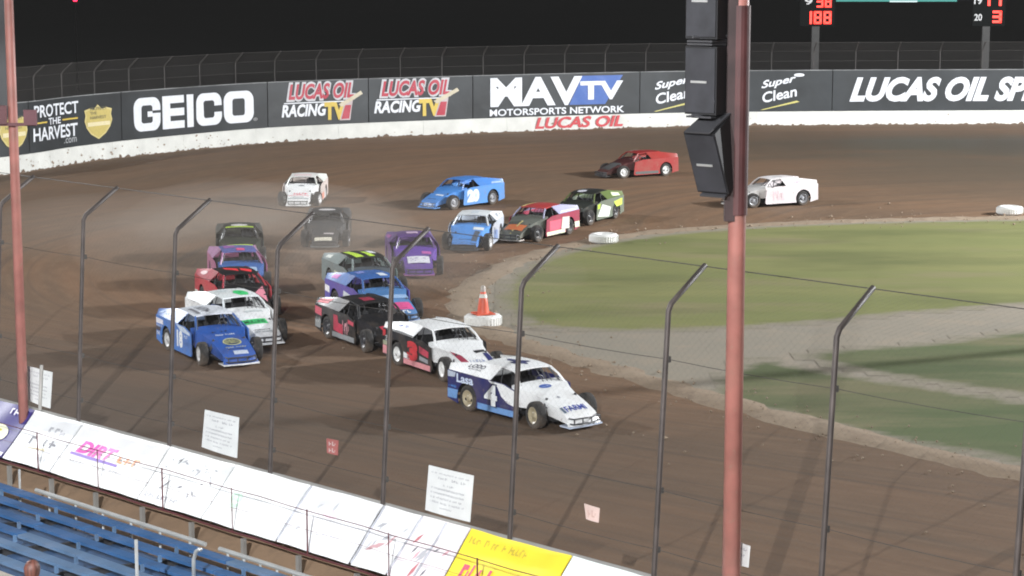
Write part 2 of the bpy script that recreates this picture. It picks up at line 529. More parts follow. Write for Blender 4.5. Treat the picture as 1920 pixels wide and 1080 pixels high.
def px_poly(l):
    base = catmull([gp(*p) for p in l], 6)
    return resample(base + [base[0]], 170)[:-1]
grass_up = px_poly([(943, 560), (955, 530), (990, 503), (1060, 474), (1180, 449), (1320, 434), (1500, 423), (1700, 417), (1920, 413), (2300, 408),
                    (2300, 540), (1920, 570), (1700, 587), (1560, 601), (1400, 613), (1250, 619), (1120, 619), (1020, 612), (965, 595)])
grass_low = px_poly([(1330, 745), (1380, 692), (1430, 676), (1500, 690), (1700, 721), (1920, 755), (2300, 812), (2300, 965), (1920, 868), (1740, 836), (1560, 798), (1395, 760)])
grass_mid = px_poly([(1500, 664), (1600, 655), (1750, 644), (1920, 622), (2300, 590), (2300, 796), (1920, 741), (1700, 709), (1560, 684)])
def edge_distance(x, y, poly):       # metres inside (+) or outside (-) an outline
    best = 1e9; c = False; n = len(poly); bx, by = poly[-1].x, poly[-1].y
    for p in poly:
        ax, ay = p.x, p.y
        if (ay > y) != (by > y) and x < (bx - ax) * (y - ay) / (by - ay) + ax: c = not c
        dx, dy = bx - ax, by - ay; l2 = dx * dx + dy * dy + 1e-12
        t = ((x - ax) * dx + (y - ay) * dy) / l2; t = 0 if t < 0 else 1 if t > 1 else t
        ex, ey = ax + dx * t - x, ay + dy * t - y; d = ex * ex + ey * ey
        if d < best: best = d
        bx, by = ax, ay
    return math.sqrt(best) * (1 if c else -1)
def grass_patch(name, poly, m, z, step=.6, soft=0.95):
    x0 = min(p.x for p in poly) - .3; x1 = min(36, max(p.x for p in poly)); y0 = min(p.y for p in poly) - .3; y1 = max(p.y for p in poly) + .3
    nx, ny = int((x1 - x0) / step) + 1, int((y1 - y0) / step) + 1
    D = [[edge_distance(x0 + i * step, y0 + k * step, poly) for k in range(ny + 1)] for i in range(nx + 1)]
    idx = {}; vs = []; cov = []; fs = []
    def vert(i, k):
        if (i, k) not in idx:
            idx[(i, k)] = len(vs); vs.append((x0 + i * step, y0 + k * step, z)); cov.append(max(0.0, min(1.0, D[i][k] / soft)))
        return idx[(i, k)]
    for i in range(nx):
        for k in range(ny):
            q = ((i, k), (i + 1, k), (i + 1, k + 1), (i, k + 1))
            if max(D[a][b] for a, b in q) > 0: fs.append(tuple(vert(a, b) for a, b in q))
    me = bpy.data.meshes.new(name); me.from_pydata(vs, [], fs)
    at = me.attributes.new('cover', 'FLOAT', 'POINT')
    for i, v in enumerate(cov): at.data[i].value = v
    me.update()
    o = link(name, me, m); o['kind'] = 'structure'
    return o
grass_patch('infield_lawn', grass_up, M_grass, 0.012)
grass_patch('worn_lawn', grass_low, M_grass2, 0.012)
grass_patch('worn_lawn', grass_mid, M_grass2, 0.016)

# loose clay berm along the inside edge of the track
mb = MB(); rnd = random.Random(3); nb = len(INNER)
prof = [(-0.9, 0.0), (-0.45, 0.05), (0.0, 0.10), (0.4, 0.05), (0.75, 0.0)]
amp = [0.55 + 0.5 * rnd.random() for _ in range(nb)]
def berm(u, v):
    i = min(nb - 1, round(u * (nb - 1))); j = round(v * 4)
    a = INNER[max(0, i - 1)]; b = INNER[min(nb - 1, i + 1)]
    t = (b - a).normalized(); nrm = Vector((-t.y, t.x, 0))
    o, h = prof[j]
    return INNER[i] + nrm * o * amp[i] + Vector((0, 0, h * amp[i] + 0.008 if 0 < j < 4 else -0.01))
mb.grid(berm, nb - 1, 4)
obj('clay_berm', mb, M_berm, smooth=True)['kind'] = 'structure'

# crumbs of clay thrown out along the edges of the track
mb = MB(); rnd = random.Random(9)
for _ in range(1500):
    i = rnd.randrange(2, nb - 2); t = rnd.random()
    a, b = INNER[i], INNER[i + 1]; d = (b - a).normalized(); nr = Vector((-d.y, d.x, 0))
    p = a.lerp(b, t) + nr * (rnd.gauss(0, .8) if rnd.random() < .75 else rnd.uniform(-3, 6)); r_ = rnd.uniform(.015, .05) * (1 if rnd.random() < .9 else 1.7)
    o6 = [p + Vector(v) * r_ * rnd.uniform(.7, 1.3) + Vector((0, 0, r_ * .5 + .03)) for v in ((1, 0, 0), (0, 1, 0), (-1, 0, 0), (0, -1, 0), (0, 0, .8), (0, 0, -.8))]
    mb.add(o6, [(0, 1, 4), (1, 2, 4), (2, 3, 4), (3, 0, 4), (1, 0, 5), (2, 1, 5), (3, 2, 5), (0, 3, 5)])
tag(obj('clay_crumbs', mb, M_berm), 'loose crumbs of clay strewn along the inside edge of the track', 'clay', kind='stuff')

# ------------------------------------------------------------------ far wall
class Curve2:
    def __init__(s, pl):
        s.p = resample(pl, 700); s.L = [0.0]
        for a, b in zip(s.p, s.p[1:]): s.L.append(s.L[-1] + (b - a).length)
        s.step = s.L[-1] / 699
    def at(s, u):
        k = u / s.step; i = max(0, min(698, int(k))); return s.p[i].lerp(s.p[i + 1], k - i)
    def normal(s, u):                # towards the track
        d = (s.at(u + .6) - s.at(u - .6)).normalized(); return Vector((d.y, -d.x, 0))
    def from_px(s, px):              # distance along the wall where column px of the photograph meets it
        best = None
        for i, p in enumerate(s.p):
            if p.y < 80: continue
            depth = p.y * math.cos(PITCH) + CAM_Z * math.sin(PITCH)
            x = 960 + FPX * p.x / depth
            if best is None or abs(x - px) < best[0]: best = (abs(x - px), i, x)
        i = best[1]
        p, q = s.p[max(0, i - 1)], s.p[min(699, i + 1)]
        f = lambda p: 960 + FPX * p.x / (p.y * math.cos(PITCH) + CAM_Z * math.sin(PITCH))
        d = (f(q) - f(p)) / (s.L[min(699, i + 1)] - s.L[max(0, i - 1)])
        return s.L[i] + (px - best[2]) / d
WALL = Curve2(FARLINE)
ULEN = WALL.L[-1]
ZW, ZB = 1.0, 3.92                 # top of the white concrete, top of the banner
def wall_fn(off):
    def fn(u, v):
        p = WALL.at(u) + WALL.normal(u) * off
        return (p.x, p.y, v)
    return fn

root = empty('retaining_wall', WALL.at(ULEN / 2))
root.location = (0, 0, 0)
tag(root, 'long curved white concrete wall with mud along its foot round the far turn', 'wall')
seg = 6.1; nseg = int(ULEN / seg)
for k in range(nseg):
    u0 = k * ULEN / nseg; u1 = (k + 1) * ULEN / nseg - 0.012
    mb = MB(); n = 6; vs = []
    for i in range(n + 1):
        u = u0 + (u1 - u0) * i / n
        a = Vector(wall_fn(0)(u, 0)); b = Vector(wall_fn(-0.32)(u, 0))
        a2 = Vector(wall_fn(-0.06)(u, ZW)); b2 = Vector(wall_fn(-0.30)(u, ZW))
        a.z = b.z = -0.05
        vs += [a, a2, b2, b]
    fs = []
    for i in range(n):
        for j in range(4):
            fs.append((i * 4 + j, i * 4 + (j + 1) % 4, (i + 1) * 4 + (j + 1) % 4, (i + 1) * 4 + j))
    fs += [(0, 1, 2, 3), (n * 4 + 3, n * 4 + 2, n * 4 + 1, n * 4)]
    mb.add(vs, fs)
    obj('wall_panel', mb, M_conc, root)
# mud thrown up along the foot of the wall: ragged edge and specks
mb = MB(); rnd = random.Random(11)
u = 1.0
while u < ULEN - 2:
    w = rnd.uniform(0.12, 0.5); h = 0.04 + 0.10 * rnd.random() ** 2 + (0.10 if rnd.random() < .10 else 0)
    pts = [(u - w * .7, -0.03), (u + w * .7, -0.03), (u + w * .45, h * .6), (u + w * .15, h), (u - w * .2, h * .75), (u - w * .5, h * .35)]
    fn = wall_fn(0.022)
    k = len(mb.v); mb.v += [fn(*p) for p in pts]; mb.f.append(tuple(range(k, k + 6)))
    u += w * .8
obj('mud_line', mb, M_mud, root)['kind'] = 'stuff'
mb = MB()
for _ in range(420):
    u = rnd.uniform(20, 85) if rnd.random() < .7 else rnd.uniform(2, ULEN - 4)
    v = 0.1 + 0.8 * rnd.random() ** 1.6; r = 0.015 + 0.055 * rnd.random() ** 3
    fn = wall_fn(0.02 - 0.06 * v)
    k = len(mb.v); n = 6
    mb.v += [fn(u + r * 1.6 * math.cos(6.28 * i / n) * rnd.uniform(.6, 1.3), v + r * math.sin(6.28 * i / n) * rnd.uniform(.6, 1.3)) for i in range(n)]
    mb.f.append(tuple(range(k, k + n)))
obj('mud_spatter', mb, pm('dried_mud', (.30, .23, .17), rough=.9), root)['kind'] = 'stuff'
for body, a, b in (('LUCAS OIL', 1003, 1168),):
    letter(root, body, (WALL.from_px(a), 0.16, WALL.from_px(b), 0.95), wall_fn(0.025), vinyl((0.50, 0.05, 0.06)), bold=0.035, shear=0.25)

# charcoal sponsor banners above the wall: one hanging sheet for each sponsor
def bz(f): return ZW + 0.01 + (ZB - ZW) * f
seams_px = [None, 60, 232, 505, 693, 888, 1200, 1345, 1560, None]
names = ['charcoal banner with a gold shield at the far left behind the red pole',
         'charcoal banner with white farming slogan and gold shield left of the widest white wordmark',
         'charcoal banner with big white five letter wordmark on the far wall',
         'charcoal banner with red and gold racing logo, the left one of two alike',
         'charcoal banner with red and gold racing logo, the right one of two alike',
         'charcoal banner with large white and blue television logo',
         'charcoal banner with white slanted logo half hidden by the loudspeakers',
         'charcoal banner with white slanted logo and yellow stripe right of the red speaker pole',
         'charcoal banner with tall white slanted letters at the right edge of the far wall']
banners = []
def banner_fn(off):
    def fn(u, v):
        p = WALL.at(u) + WALL.normal(u) * (off - 0.10 + 0.012 * math.sin(u * 1.7) + 0.010 * math.sin(u * 4.1 + v * 2))
        return (p.x, p.y, v)
    return fn
for k, lab in enumerate(names):
    u0 = 1.0 if seams_px[k] is None else WALL.from_px(seams_px[k]) + 0.03
    u1 = ULEN - 1.0 if seams_px[k + 1] is None else WALL.from_px(seams_px[k + 1]) - 0.03
    n = max(6, int((u1 - u0) / 0.8)); fn = banner_fn(0); fb = banner_fn(-0.04)
    mb = MB().grid(lambda a, b: fn(u0 + (u1 - u0) * a, bz(0) + (bz(1) - bz(0)) * b), n, 4)
    mb.grid(lambda a, b: fb(u0 + (u1 - u0) * a, bz(0) + (bz(1) - bz(0)) * b), n, 4)
    r = obj('sponsor_banner', mb, M_bann, smooth=True)
    tag(r, lab, 'banner', 'sponsor banners round the far turn')
    # pale hem along the top
    mb = MB().grid(lambda a, b: banner_fn(0.02)(u0 + (u1 - u0) * a, bz(1) - 0.05 + 0.06 * b), n, 1)
    obj('hem', mb, pm('banner_hem', (0.16, 0.165, 0.165), rough=.6, var=.5, scale=.6), r)
    banners.append(r)
BF = banner_fn(0.03); BF2 = banner_fn(0.045); BF3 = banner_fn(0.06)
WALLFNS += [BF, BF2, BF3]
W_ = vinyl((0.72, 0.74, 0.78)); Rd = vinyl((0.42, 0.035, 0.06)); Yl = vinyl((0.62, 0.45, 0.08)); GOLD = vinyl((0.52, 0.42, 0.13)); GOLD2 = vinyl((0.62, 0.52, 0.22)); Bl = vinyl((0.05, 0.12, 0.38))
U = WALL.from_px
def shield(parent, a, b, text):
    u0, u1 = U(a), U(b); c = (u0 + u1) / 2; w = (u1 - u0) / 2
    def outline(s, dz=0):
        pts = [(-1, .78), (-.62, .86), (-.3, .80), (0, 1.0), (.3, .80), (.62, .86), (1, .78), (.92, .55), (1.0, .30), (.85, 0.0), (.55, -.28), (0, -.52), (-.55, -.28), (-.85, 0), (-1.0, .30), (-.92, .55)]
        return [(c + p[0] * w * s, bz(.42) + ((p[1] - .2) * s) * (bz(.9) - bz(.42)) * .95) for p in pts]
    shape(parent, outline(1.0), BF, GOLD2, 'shield_border')
    shape(parent, outline(.90), BF2, GOLD, 'shield')
    letter(parent, text, (c - w * .62, bz(.50), c + w * .62, bz(.74)), BF3, vinyl((0.16, .15, .09)), bold=0.01)
    shape(parent, rect(c - w * .8, bz(.36), c + w * .8, bz(.44)), BF3, vinyl((.7, .62, .38)), 'ribbon')
shield(banners[0], 3, 57, 'PROTECT\nTHE\nHARVEST')
letter(banners[1], 'PROTECT', (U(70), bz(.66), U(152), bz(.90)), BF, W_, bold=0.02)
letter(banners[1], 'THE', (U(96), bz(.50), U(119), bz(.63)), BF, W_, bold=0.02)
shape(banners[1], rect(U(72), bz(.545), U(93), bz(.575)), BF, Yl, 'rule'); shape(banners[1], rect(U(122), bz(.545), U(150), bz(.575)), BF, Yl, 'rule')
letter(banners[1], 'HARVEST', (U(67), bz(.21), U(149), bz(.47)), BF, W_, bold=0.02)
letter(banners[1], '.com', (U(124), bz(.09), U(147), bz(.19)), BF, vinyl((.35, .36, .37)), bold=0.01)
shield(banners[1], 163, 214, 'PROTECT\nTHE\nHARVEST')
def rrect(x0, y0, x1, y1, r, n=6):
    pts = []
    for cx, cy, a0 in ((x1 - r, y1 - r, 0), (x0 + r, y1 - r, 90), (x0 + r, y0 + r, 180), (x1 - r, y0 + r, 270)):
        pts += [(cx + r * math.cos(R(a0 + 90 * i / n)), cy + r * math.sin(R(a0 + 90 * i / n))) for i in range(n + 1)]
    return pts
def block_letter(kind, u0, u1, v0, v1, m, parent):   # heavy rounded block capitals
    w, h = u1 - u0, v1 - v0; st = h * .27; mb = MB()
    def put(polys):
        for poly in polys:
            k = len(mb.v); mb.v += [BF(*p) for p in poly]; mb.f.append(tuple(range(k, k + len(poly))))
    def strip(x0, y0, x1, y1, n=4):
        for i in range(n): put([[(x0 + (x1 - x0) * i / n, y0), (x0 + (x1 - x0) * (i + 1) / n, y0), (x0 + (x1 - x0) * (i + 1) / n, y1), (x0 + (x1 - x0) * i / n, y1)]])
    if kind == 'I': strip(u0, v0, u1, v1, 2)
    elif kind == 'E':
        strip(u0, v0, u0 + w * .36, v1, 2)
        for a in (v0, v0 + h * .385, v1 - h * .23): strip(u0 + w * .36, a, u1, a + h * .23, 3)
    else:
        sw = w * .29
        o = rrect(u0, v0, u1, v1, min(w, h) * .30); i_ = rrect(u0 + sw, v0 + st * .86, u1 - sw, v1 - st * .86, min(w, h) * .09)
        n = len(o); rng_ = range(n)
        for j in rng_:
            a, b = o[j], o[(j + 1) % n]
            mu = (a[0] + b[0]) / 2; 
            if kind in 'CG' and j == n - 1: continue
            put([[a, b, i_[(j + 1) % n], i_[j]]])
        if kind in 'CG':          # stubs above and below the opening
            top = v1 - h * .40; bot = v0 + h * .40
            x0 = u1 - sw
            strip(x0, o[0][1] - (o[0][1] - top), u1, o[0][1], 1)
            if kind == 'C': strip(x0, o[n - 1][1], u1, bot, 1)
            else:
                strip(x0, o[n - 1][1], u1, v0 + h * .52, 1); strip(u0 + w * .52, v0 + h * .42, x0, v0 + h * .58, 1)
    me = bpy.data.meshes.new('lettering'); me.from_pydata(mb.v, [], mb.f); me.update()
    return link('lettering', me, m, parent)
for ch, a, b in (('G', 255, 304), ('E', 308, 349), ('I', 354, 366), ('C', 371, 419), ('O', 423, 478)):
    block_letter(ch, U(a), U(b), bz(.15), bz(.84), W_, banners[2])
letter(banners[2], '®', (U(477), bz(.17), U(485), bz(.24)), BF, vinyl((.3, .3, .3)))
for bn, x in ((banners[3], 530), (banners[4], 703)):
    sc = (865 - 703) / 155.
    f = lambda d: U(x + d * (1 if x < 600 else sc))
    letter(bn, 'LUCAS OIL', (f(9), bz(.535), f(139), bz(.975)), BF, vinyl((.52, .52, .54)), bold=0.10, shear=0.25)
    letter(bn, 'LUCAS OIL', (f(13), bz(.58), f(135), bz(.93)), BF2, Rd, bold=0.035, shear=0.25)
    shape(bn, [(f(4), bz(.495)), (f(120), bz(.495)), (f(122), bz(.52)), (f(5), bz(.52))], BF2, W_, 'rule')
    letter(bn, 'RACING', (f(0), bz(.20), f(84), bz(.48)), BF, W_, bold=0.04, shear=0.2)
    letter(bn, 'TV', (f(80), bz(.10), f(118), bz(.50)), BF2, Yl, bold=0.06)
    shape(bn, [(f(108), bz(.08)), (f(128), bz(.08)), (f(133), bz(.52)), (f(118), bz(.52))], BF, vinyl((.5, .42, .42)), 'logo_backing')
    shape(bn, [(f(111), bz(.11)), (f(126), bz(.11)), (f(130), bz(.42)), (f(119), bz(.42))], BF2, Rd, 'logo_block')
    shape(bn, [(f(106), bz(.44)), (f(112), bz(.38)), (f(152), bz(.66)), (f(148), bz(.73))], BF3, vinyl((.55, .49, .36)), 'logo_beam')
letter(banners[5], 'MAV', (U(920), bz(.25), U(1092), bz(.93)), BF2, W_, bold=0.04)
shape(banners[5], [(U(1068), bz(.25)), (U(1135), bz(.25)), (U(1168), bz(.93)), (U(1092), bz(.93))], BF, Bl, 'logo_backing')
letter(banners[5], 'TV', (U(1088), bz(.36), U(1168), bz(.80)), BF3, W_, bold=0.04)
letter(banners[5], 'MOTORSPORTS NETWORK', (U(919), bz(.04), U(1171), bz(.20)), BF, W_, bold=0.02)
for bn, x in ((banners[6], 1228), (banners[7], 1427)):
    letter(bn, 'Super', (U(x), bz(.50), U(x + 64), bz(.74)), BF, W_, bold=0.025, shear=0.25, slope=.48)
    letter(bn, 'Clean', (U(x + 2), bz(.20), U(x + 66), bz(.46)), BF, W_, bold=0.02, slope=.48)
    shape(bn, [(U(x - 2), bz(.04)), (U(x + 4), bz(.04)), (U(x + 72), bz(.23)), (U(x + 66), bz(.26))], BF, vinyl((.55, .50, .16)), 'stripe')
    shape(bn, oval(U(x + 70), bz(.88), .38, .12), BF, W_, 'logo_drop')
letter(banners[8], 'LUCAS OIL SPEEDWAY', (U(1592), bz(.22), U(1922) + (U(1922) - U(1592)) * .68, bz(.82)), BF, W_, bold=0.05, shear=0.35)
scrawl(banners[7], (U(1394), bz(.72), U(1408), bz(.88)), BF, W_, 2, 3)

# catch fence on top of the far wall
def chain_link(name, quad, spacing, r, m, parent):
    """woven wire between four corners a, b (bottom) and d, c (top): two sets of slanting wires"""
    a, b, c, d = [Vector(p) for p in quad]
    W = ((b - a).length + (c - d).length) / 2; H = ((d - a).length + (c - b).length) / 2
    P = lambda u, v: a.lerp(b, u).lerp(d.lerp(c, u), v)
    mb = MB()
    for sgn in (1, -1):
        x = -H
        while x < W + H:
            x0, x1 = (x, x + H) if sgn > 0 else (x, x - H)
            lo, hi = 0.0, 1.0
            ta, tb = (0 - x0) / (x1 - x0), (W - x0) / (x1 - x0)
            lo, hi = max(0, min(ta, tb)), min(1, max(ta, tb))
            if hi - lo > 0.02:
                p = P((x0 + (x1 - x0) * lo) / W, lo); q = P((x0 + (x1 - x0) * hi) / W, hi)
                mb.tube(p, q, r, 3)
            x += spacing
    o = obj(name, mb, m, parent)
    o['kind'] = 'stuff'
    return o

M_farw = pm('dull_far_fence_steel', (.055, .050, .047), rough=.7)
ff = empty('catch_fence', (0, 0, 0))
tag(ff, 'dark bent-topped wire fence running along the top of the far wall', 'fence')
n = int(ULEN / 3.05)
fpost = None
ZF1, ZF2, ARM = 5.05, 5.50, 0.75
for k in range(n + 1):
    u = min(ULEN - .2, 0.2 + k * (ULEN - .4) / n)
    p = WALL.at(u); nr = WALL.normal(u)
    if fpost is None:
        mb = MB().path([(0, 0, 0), (0, 0, ZF1 + .25), (0.12, 0, ZF1 + .45), (ARM, 0, ZF2 + .5)], 0.04, 6)
        fpost = mb.mesh('post')
    shared('post', fpost, M_farw, ff, (p.x - nr.x * .36, p.y - nr.y * .36, -0.1), (0, 0, math.atan2(nr.y, nr.x)))
for zz, off in ((4.55, -.33), (ZF1 + .2, -.36), (ZF2 + .38, ARM - .36)):
    mb = MB().path([Vector(wall_fn(off)(0.3 + (ULEN - .6) * i / 90, zz)) for i in range(91)], 0.012, 4)
    obj('rail', mb, M_farw, ff)
nbay = 28
for k in range(nbay):
    u0 = .3 + (ULEN - .6) * k / nbay; u1 = .3 + (ULEN - .6) * (k + 1) / nbay
    f1, f2 = wall_fn(-.36), wall_fn(ARM - .36)
    chain_link('wire_mesh', [f1(u0, ZB), f1(u1, ZB), f1(u1, ZF1 + .2), f1(u0, ZF1 + .2)], 0.16, 0.006, M_farw, ff)
    chain_link('wire_mesh', [f1(u0, ZF1 + .2), f1(u1, ZF1 + .2), f2(u1, ZF2 + .38), f2(u0, ZF2 + .38)], 0.16, 0.006, M_farw, ff)

# ------------------------------------------------------------------ scoreboard behind the far fence
SBY = 158.0
def at_y(px, py, Y):
    d = ray(px, py); return Vector((0, 0, CAM_Z)) + d * (Y / d.y)
sb = empty('scoreboard', (at_y(1690, 100, SBY).x, SBY, 0))
tag(sb, 'scoreboard with glowing red numbers on two posts behind the far wall', 'scoreboard')
ox, oy = sb.location.x, SBY
def sbp(px, py, dy=0.0):
    p = at_y(px, py, SBY + dy); return Vector((p.x - ox, p.y - oy, p.z))
M_board = pm('scoreboard_panel', (0.002, 0.003, 0.003), rough=.9, spec=.1)
a, b = sbp(1492, 1), sbp(1898, -190); zb = a.z
obj('panel', MB().box(((a.x + b.x) / 2, 0.35, (zb + b.z) / 2), (b.x - a.x, .5, b.z - zb)), M_board, sb)
for x0, x1 in ((1500, 1566), (1824, 1886)):
    a, b = sbp(x0, 49), sbp(x1, 1)
    obj('number_cabinet', MB().box(((a.x + b.x) / 2, 0.34, (a.z + b.z) / 2 - .01), (b.x - a.x, .48, b.z - a.z - .02)), M_board, sb)
zb = sbp(1530, 49).z - .02
for px in (1530, 1850):
    p = sbp(px, 60)
    obj('post', MB().box((p.x, .35, (zb) / 2 - .05), (.55, .35, zb + .1)), pm('post_steel', (.032, .031, .03), var=.2), sb)
a, b = sbp(1568, 3), sbp(1800, -170)
obj('screen', MB().box(((a.x + b.x) / 2, 0.06, (a.z + b.z) / 2), (b.x - a.x, .06, b.z - a.z)), em('screen_green', (0.05, 0.42, 0.36), 0.35), sb)
a, b = sbp(1668, 4), sbp(1720, 1)
obj('screen_caption', MB().box(((a.x + b.x) / 2, 0.015, (a.z + b.z) / 2), (b.x - a.x, .02, b.z - a.z)), em('screen_white', (.7, .9, .9), 0.6), sb)
M_led = em('red_led', (1.0, 0.05, 0.035), 3.2)
SEG = {'0': 'abcdef', '1': 'bc', '2': 'abged', '3': 'abgcd', '4': 'fgbc', '5': 'afgcd', '6': 'afgedc', '7': 'abc', '8': 'abcdefg', '9': 'abcdfg'}
def digits(s, px0, py0, px1, py1):
    p0, p1 = sbp(px0, py1), sbp(px1, py0)
    w = (p1.x - p0.x) / len(s); H = p1.z - p0.z
    for i, ch in enumerate(s):
        x0 = p0.x + w * (i + .1); x1 = p0.x + w * (i + .9); z0, z1 = p0.z, p1.z; zm = (z0 + z1) / 2
        t = min(.19, w * .22); mb = MB()
        S = {'a': (x0, z1 - t, x1, z1), 'd': (x0, z0, x1, z0 + t), 'g': (x0, zm - t / 2, x1, zm + t / 2), 'f': (x0, zm, x0 + t, z1), 'e': (x0, z0, x0 + t, zm),
             'b': (x1 - t, zm, x1, z1), 'c': (x1 - t, z0, x1, zm)}
        for k in SEG[ch]:
            xa, za, xb, zc = S[k]
            mb.box(((xa + xb) / 2, 0.06, (za + zc) / 2), (xb - xa, .05, zc - za - .01))
        obj('digit', mb, M_led, sb)
digits('38', 1530, -8, 1561, 14); digits('188', 1506, 21, 1561, 45)
digits('11', 1838, -10, 1881, 11); digits('3', 1859, 20, 1881, 43)
for body, x, y in (('9', 1509, 9), ('19', 1827, 8), ('20', 1827, 39)):
    p = sbp(x, y); q = sbp(x + 15, y - 13)
    letter(sb, body, (p.x, p.z, q.x, q.z), lambda u, v: (u, 0.08, v), vinyl((.5, .5, .5)), name='row_number')

# red beacon on a mast at the upper left, behind the far fence
p = at_y(141, 0, 190)
mast = empty('beacon_mast', (p.x, p.y, 0)); tag(mast, 'thin dark mast with a red warning light at the upper left', 'mast')
obj('mast_pole', MB().tube((0, 0, -.1), (0, 0, p.z - .12), .12, 8, .06), pm('mast_steel', (.004, .004, .004), rough=.9, spec=.05), mast)
obj('red_lamp', MB().lathe([(0, -.14), (.14, -.14), (.19, 0), (.14, .13), (0, .17)], 12, 'Z', (0, 0, p.z + .02)), em('beacon_red', (1, .02, .06), 6.0), mast)

# ------------------------------------------------------------------ front stretch wall, railing and banners
nw = empty('front_wall', (0, 0, 0)); tag(nw, 'low concrete wall carrying the near catch fence beside the front stretch', 'wall')
for k in range(-7, 15):
    t0 = k * BAY + .01; t1 = (k + 1) * BAY - .01
    mb = MB(); vs = [fence(t, o, z) for t in (t0, t1) for o, z in ((-.12, -.05), (-.12, WTOP - .03), (.14, WTOP - .03), (.22, -.05))]
    mb.add(vs, [(0, 1, 2, 3), (7, 6, 5, 4), (0, 4, 5, 1), (1, 5, 6, 2), (2, 6, 7, 3), (3, 7, 4, 0)])
    obj('wall_panel', mb, M_concg, nw)

# sloping sponsor banners facing the grandstand
SL_RUN, SL_DROP = 0.92, 0.96
def tpx(px):                       # distance along the fence of column px on the wall's top edge
    # solve px of fence(t, z=WTOP)
    lo, hi = -30.0, 45.0
    f = lambda t: (lambda p: 960 + FPX * p.x / (p.y * math.cos(PITCH) + (CAM_Z - WTOP) * math.sin(PITCH)))(fence(t))
    for _ in range(50):
        mid = (lo + hi) / 2
        if f(mid) < px: lo = mid
        else: hi = mid
    return (lo + hi) / 2
def slope_fn(off, amp=1.0):
    def fn(t, w):                  # w: 0 top .. 1 bottom
        sag = amp * (0.018 * math.sin(t * 2.1 + w * 2) + 0.012 * math.sin(t * 5.3 + 1 + w * 4) + 0.02 * math.sin(w * math.pi) * math.sin(t * .9))
        p = fence(t, -.14 - SL_RUN * w, WTOP + .02 - SL_DROP * w)
        nrm = Vector((0, 0, 1)) * SL_RUN - FIN * SL_DROP
        nrm.normalize()
        return p + nrm * (off + sag)
    return fn
bn_px = [(-330, 74, (0.045, 0.035, 0.17)), (76, 166, (.74, .75, .76)), (168, 330, (.80, .80, .80)), (332, 452, (.80, .81, .81)), (454, 592, (.81, .82, .82)),
         (596, 728, (.80, .80, .82)), (734, 800, (.80, .79, .80)), (804, 893, (.80, .74, .76)), (896, 1084, (.82, .66, .05)), (1087, 1290, (.74, .80, .79)), (1294, 1520, (.78, .78, .78)), (1524, 1800, (.6, .1, .1)), (1804, 2300, (.75, .75, .78))]
bn_lab = ['purple banner with yellow emblem on the sloping front rail at the left edge', 'white banner with grey lettering beside the purple banner',
          'white banner with pink and orange block lettering on the front rail', 'white banner with a black sketched emblem on the front rail',
          'blank white banner with a faint green mark on the front rail', 'blown out white banner left of the first grey fold',
          'narrow white banner between the two dark folds', 'white and pale pink banner just left of the yellow one', 'bright yellow banner with red script on the front rail',
          'white banner with teal mark right of the yellow banner', 'white banner under the right red pole, below the picture edge', 'red banner below the right edge of the picture', 'pale banner far right below the picture edge']
fb = []
for (a, b, c), lab in zip(bn_px, bn_lab):
    t0, t1 = tpx(a), tpx(b)
    if a > 1300: continue
    fn = slope_fn(0.0); fn2 = slope_fn(-.02)
    nn = max(8, int((t1 - t0) / .18))
    mb = MB().grid(lambda u, w: fn(t0 + (t1 - t0) * u, w), nn, 7).grid(lambda u, w: fn2(t0 + (t1 - t0) * u, w), nn, 7)
    o = obj('front_banner', mb, pm('front_banner_vinyl', c, rough=.45, var=.05, scale=2), smooth=True)
    tag(o, lab, 'banner', 'banners along the front rail')
    fb.append((o, t0, t1))
S1 = slope_fn(0.012); S2 = slope_fn(0.02)
SV = lambda fn: (lambda u, v: fn(u, 1 - v))
def fbox(i, a, v0, b, v1): _, t0, t1 = fb[i]; return (t0 + (t1 - t0) * a, v0, t0 + (t1 - t0) * b, v1)
# purple banner: emblem
_, t0, t1 = fb[0]
shape(fb[0][0], oval(t1 - .75, .42, .38, .17), SV(S1), vinyl((.75, .75, .55)), 'emblem')
scrawl(fb[0][0], (t1 - 1.0, .33, t1 - .5, .52), SV(S2), vinyl((.5, .45, .05)), 4, 4)
scrawl(fb[0][0], (t1 - .75, .80, t1 - .1, .92), SV(S1), vinyl((.75, .72, .8)), 4, 5)
shape(fb[0][0], rect(t1 - 2.6, .02, t1 - .03, .09), SV(S1), vinyl((.72, .72, .76)), 'stripe')
dk = vinyl((.16, .16, .18)); gy = vinyl((.42, .42, .45)); lg = vinyl((.55, .56, .58))
scrawl(fb[1][0], fbox(1, .22, .62, .85, .80), SV(S1), gy, 5, 7)
scrawl(fb[1][0], fbox(1, .25, .38, .85, .58), SV(S1), dk, 4, 7)
shape(fb[1][0], [(fb[1][1] + .3, .30), (fb[1][1] + 1.3, .36), (fb[1][1] + 1.35, .31)], SV(S1), vinyl((.62, .55, .36)), 'swoosh')
scrawl(fb[1][0], fbox(1, .12, .12, .85, .24), SV(S1), lg, 10, 14)
letter(fb[2][0], 'DIRT', fbox(2, .12, .46, .55, .70), SV(S1), vinyl((.70, .10, .42)), bold=.05, shear=.3)
shape(fb[2][0], rect(fbox(2, .08, 0, 0, 0)[0], .40, fbox(2, .62, 0, 0, 0)[0], .45), SV(S1), vinyl((.25, .16, .5)), 'underline')
scrawl(fb[2][0], fbox(2, .58, .46, .84, .64), SV(S1), vinyl((.80, .36, .20)), 3, 9)
scrawl(fb[2][0], fbox(2, .12, .28, .72, .36), SV(S1), lg, 17, 22)
rnd = random.Random(5)
_, t0, t1 = fb[3]
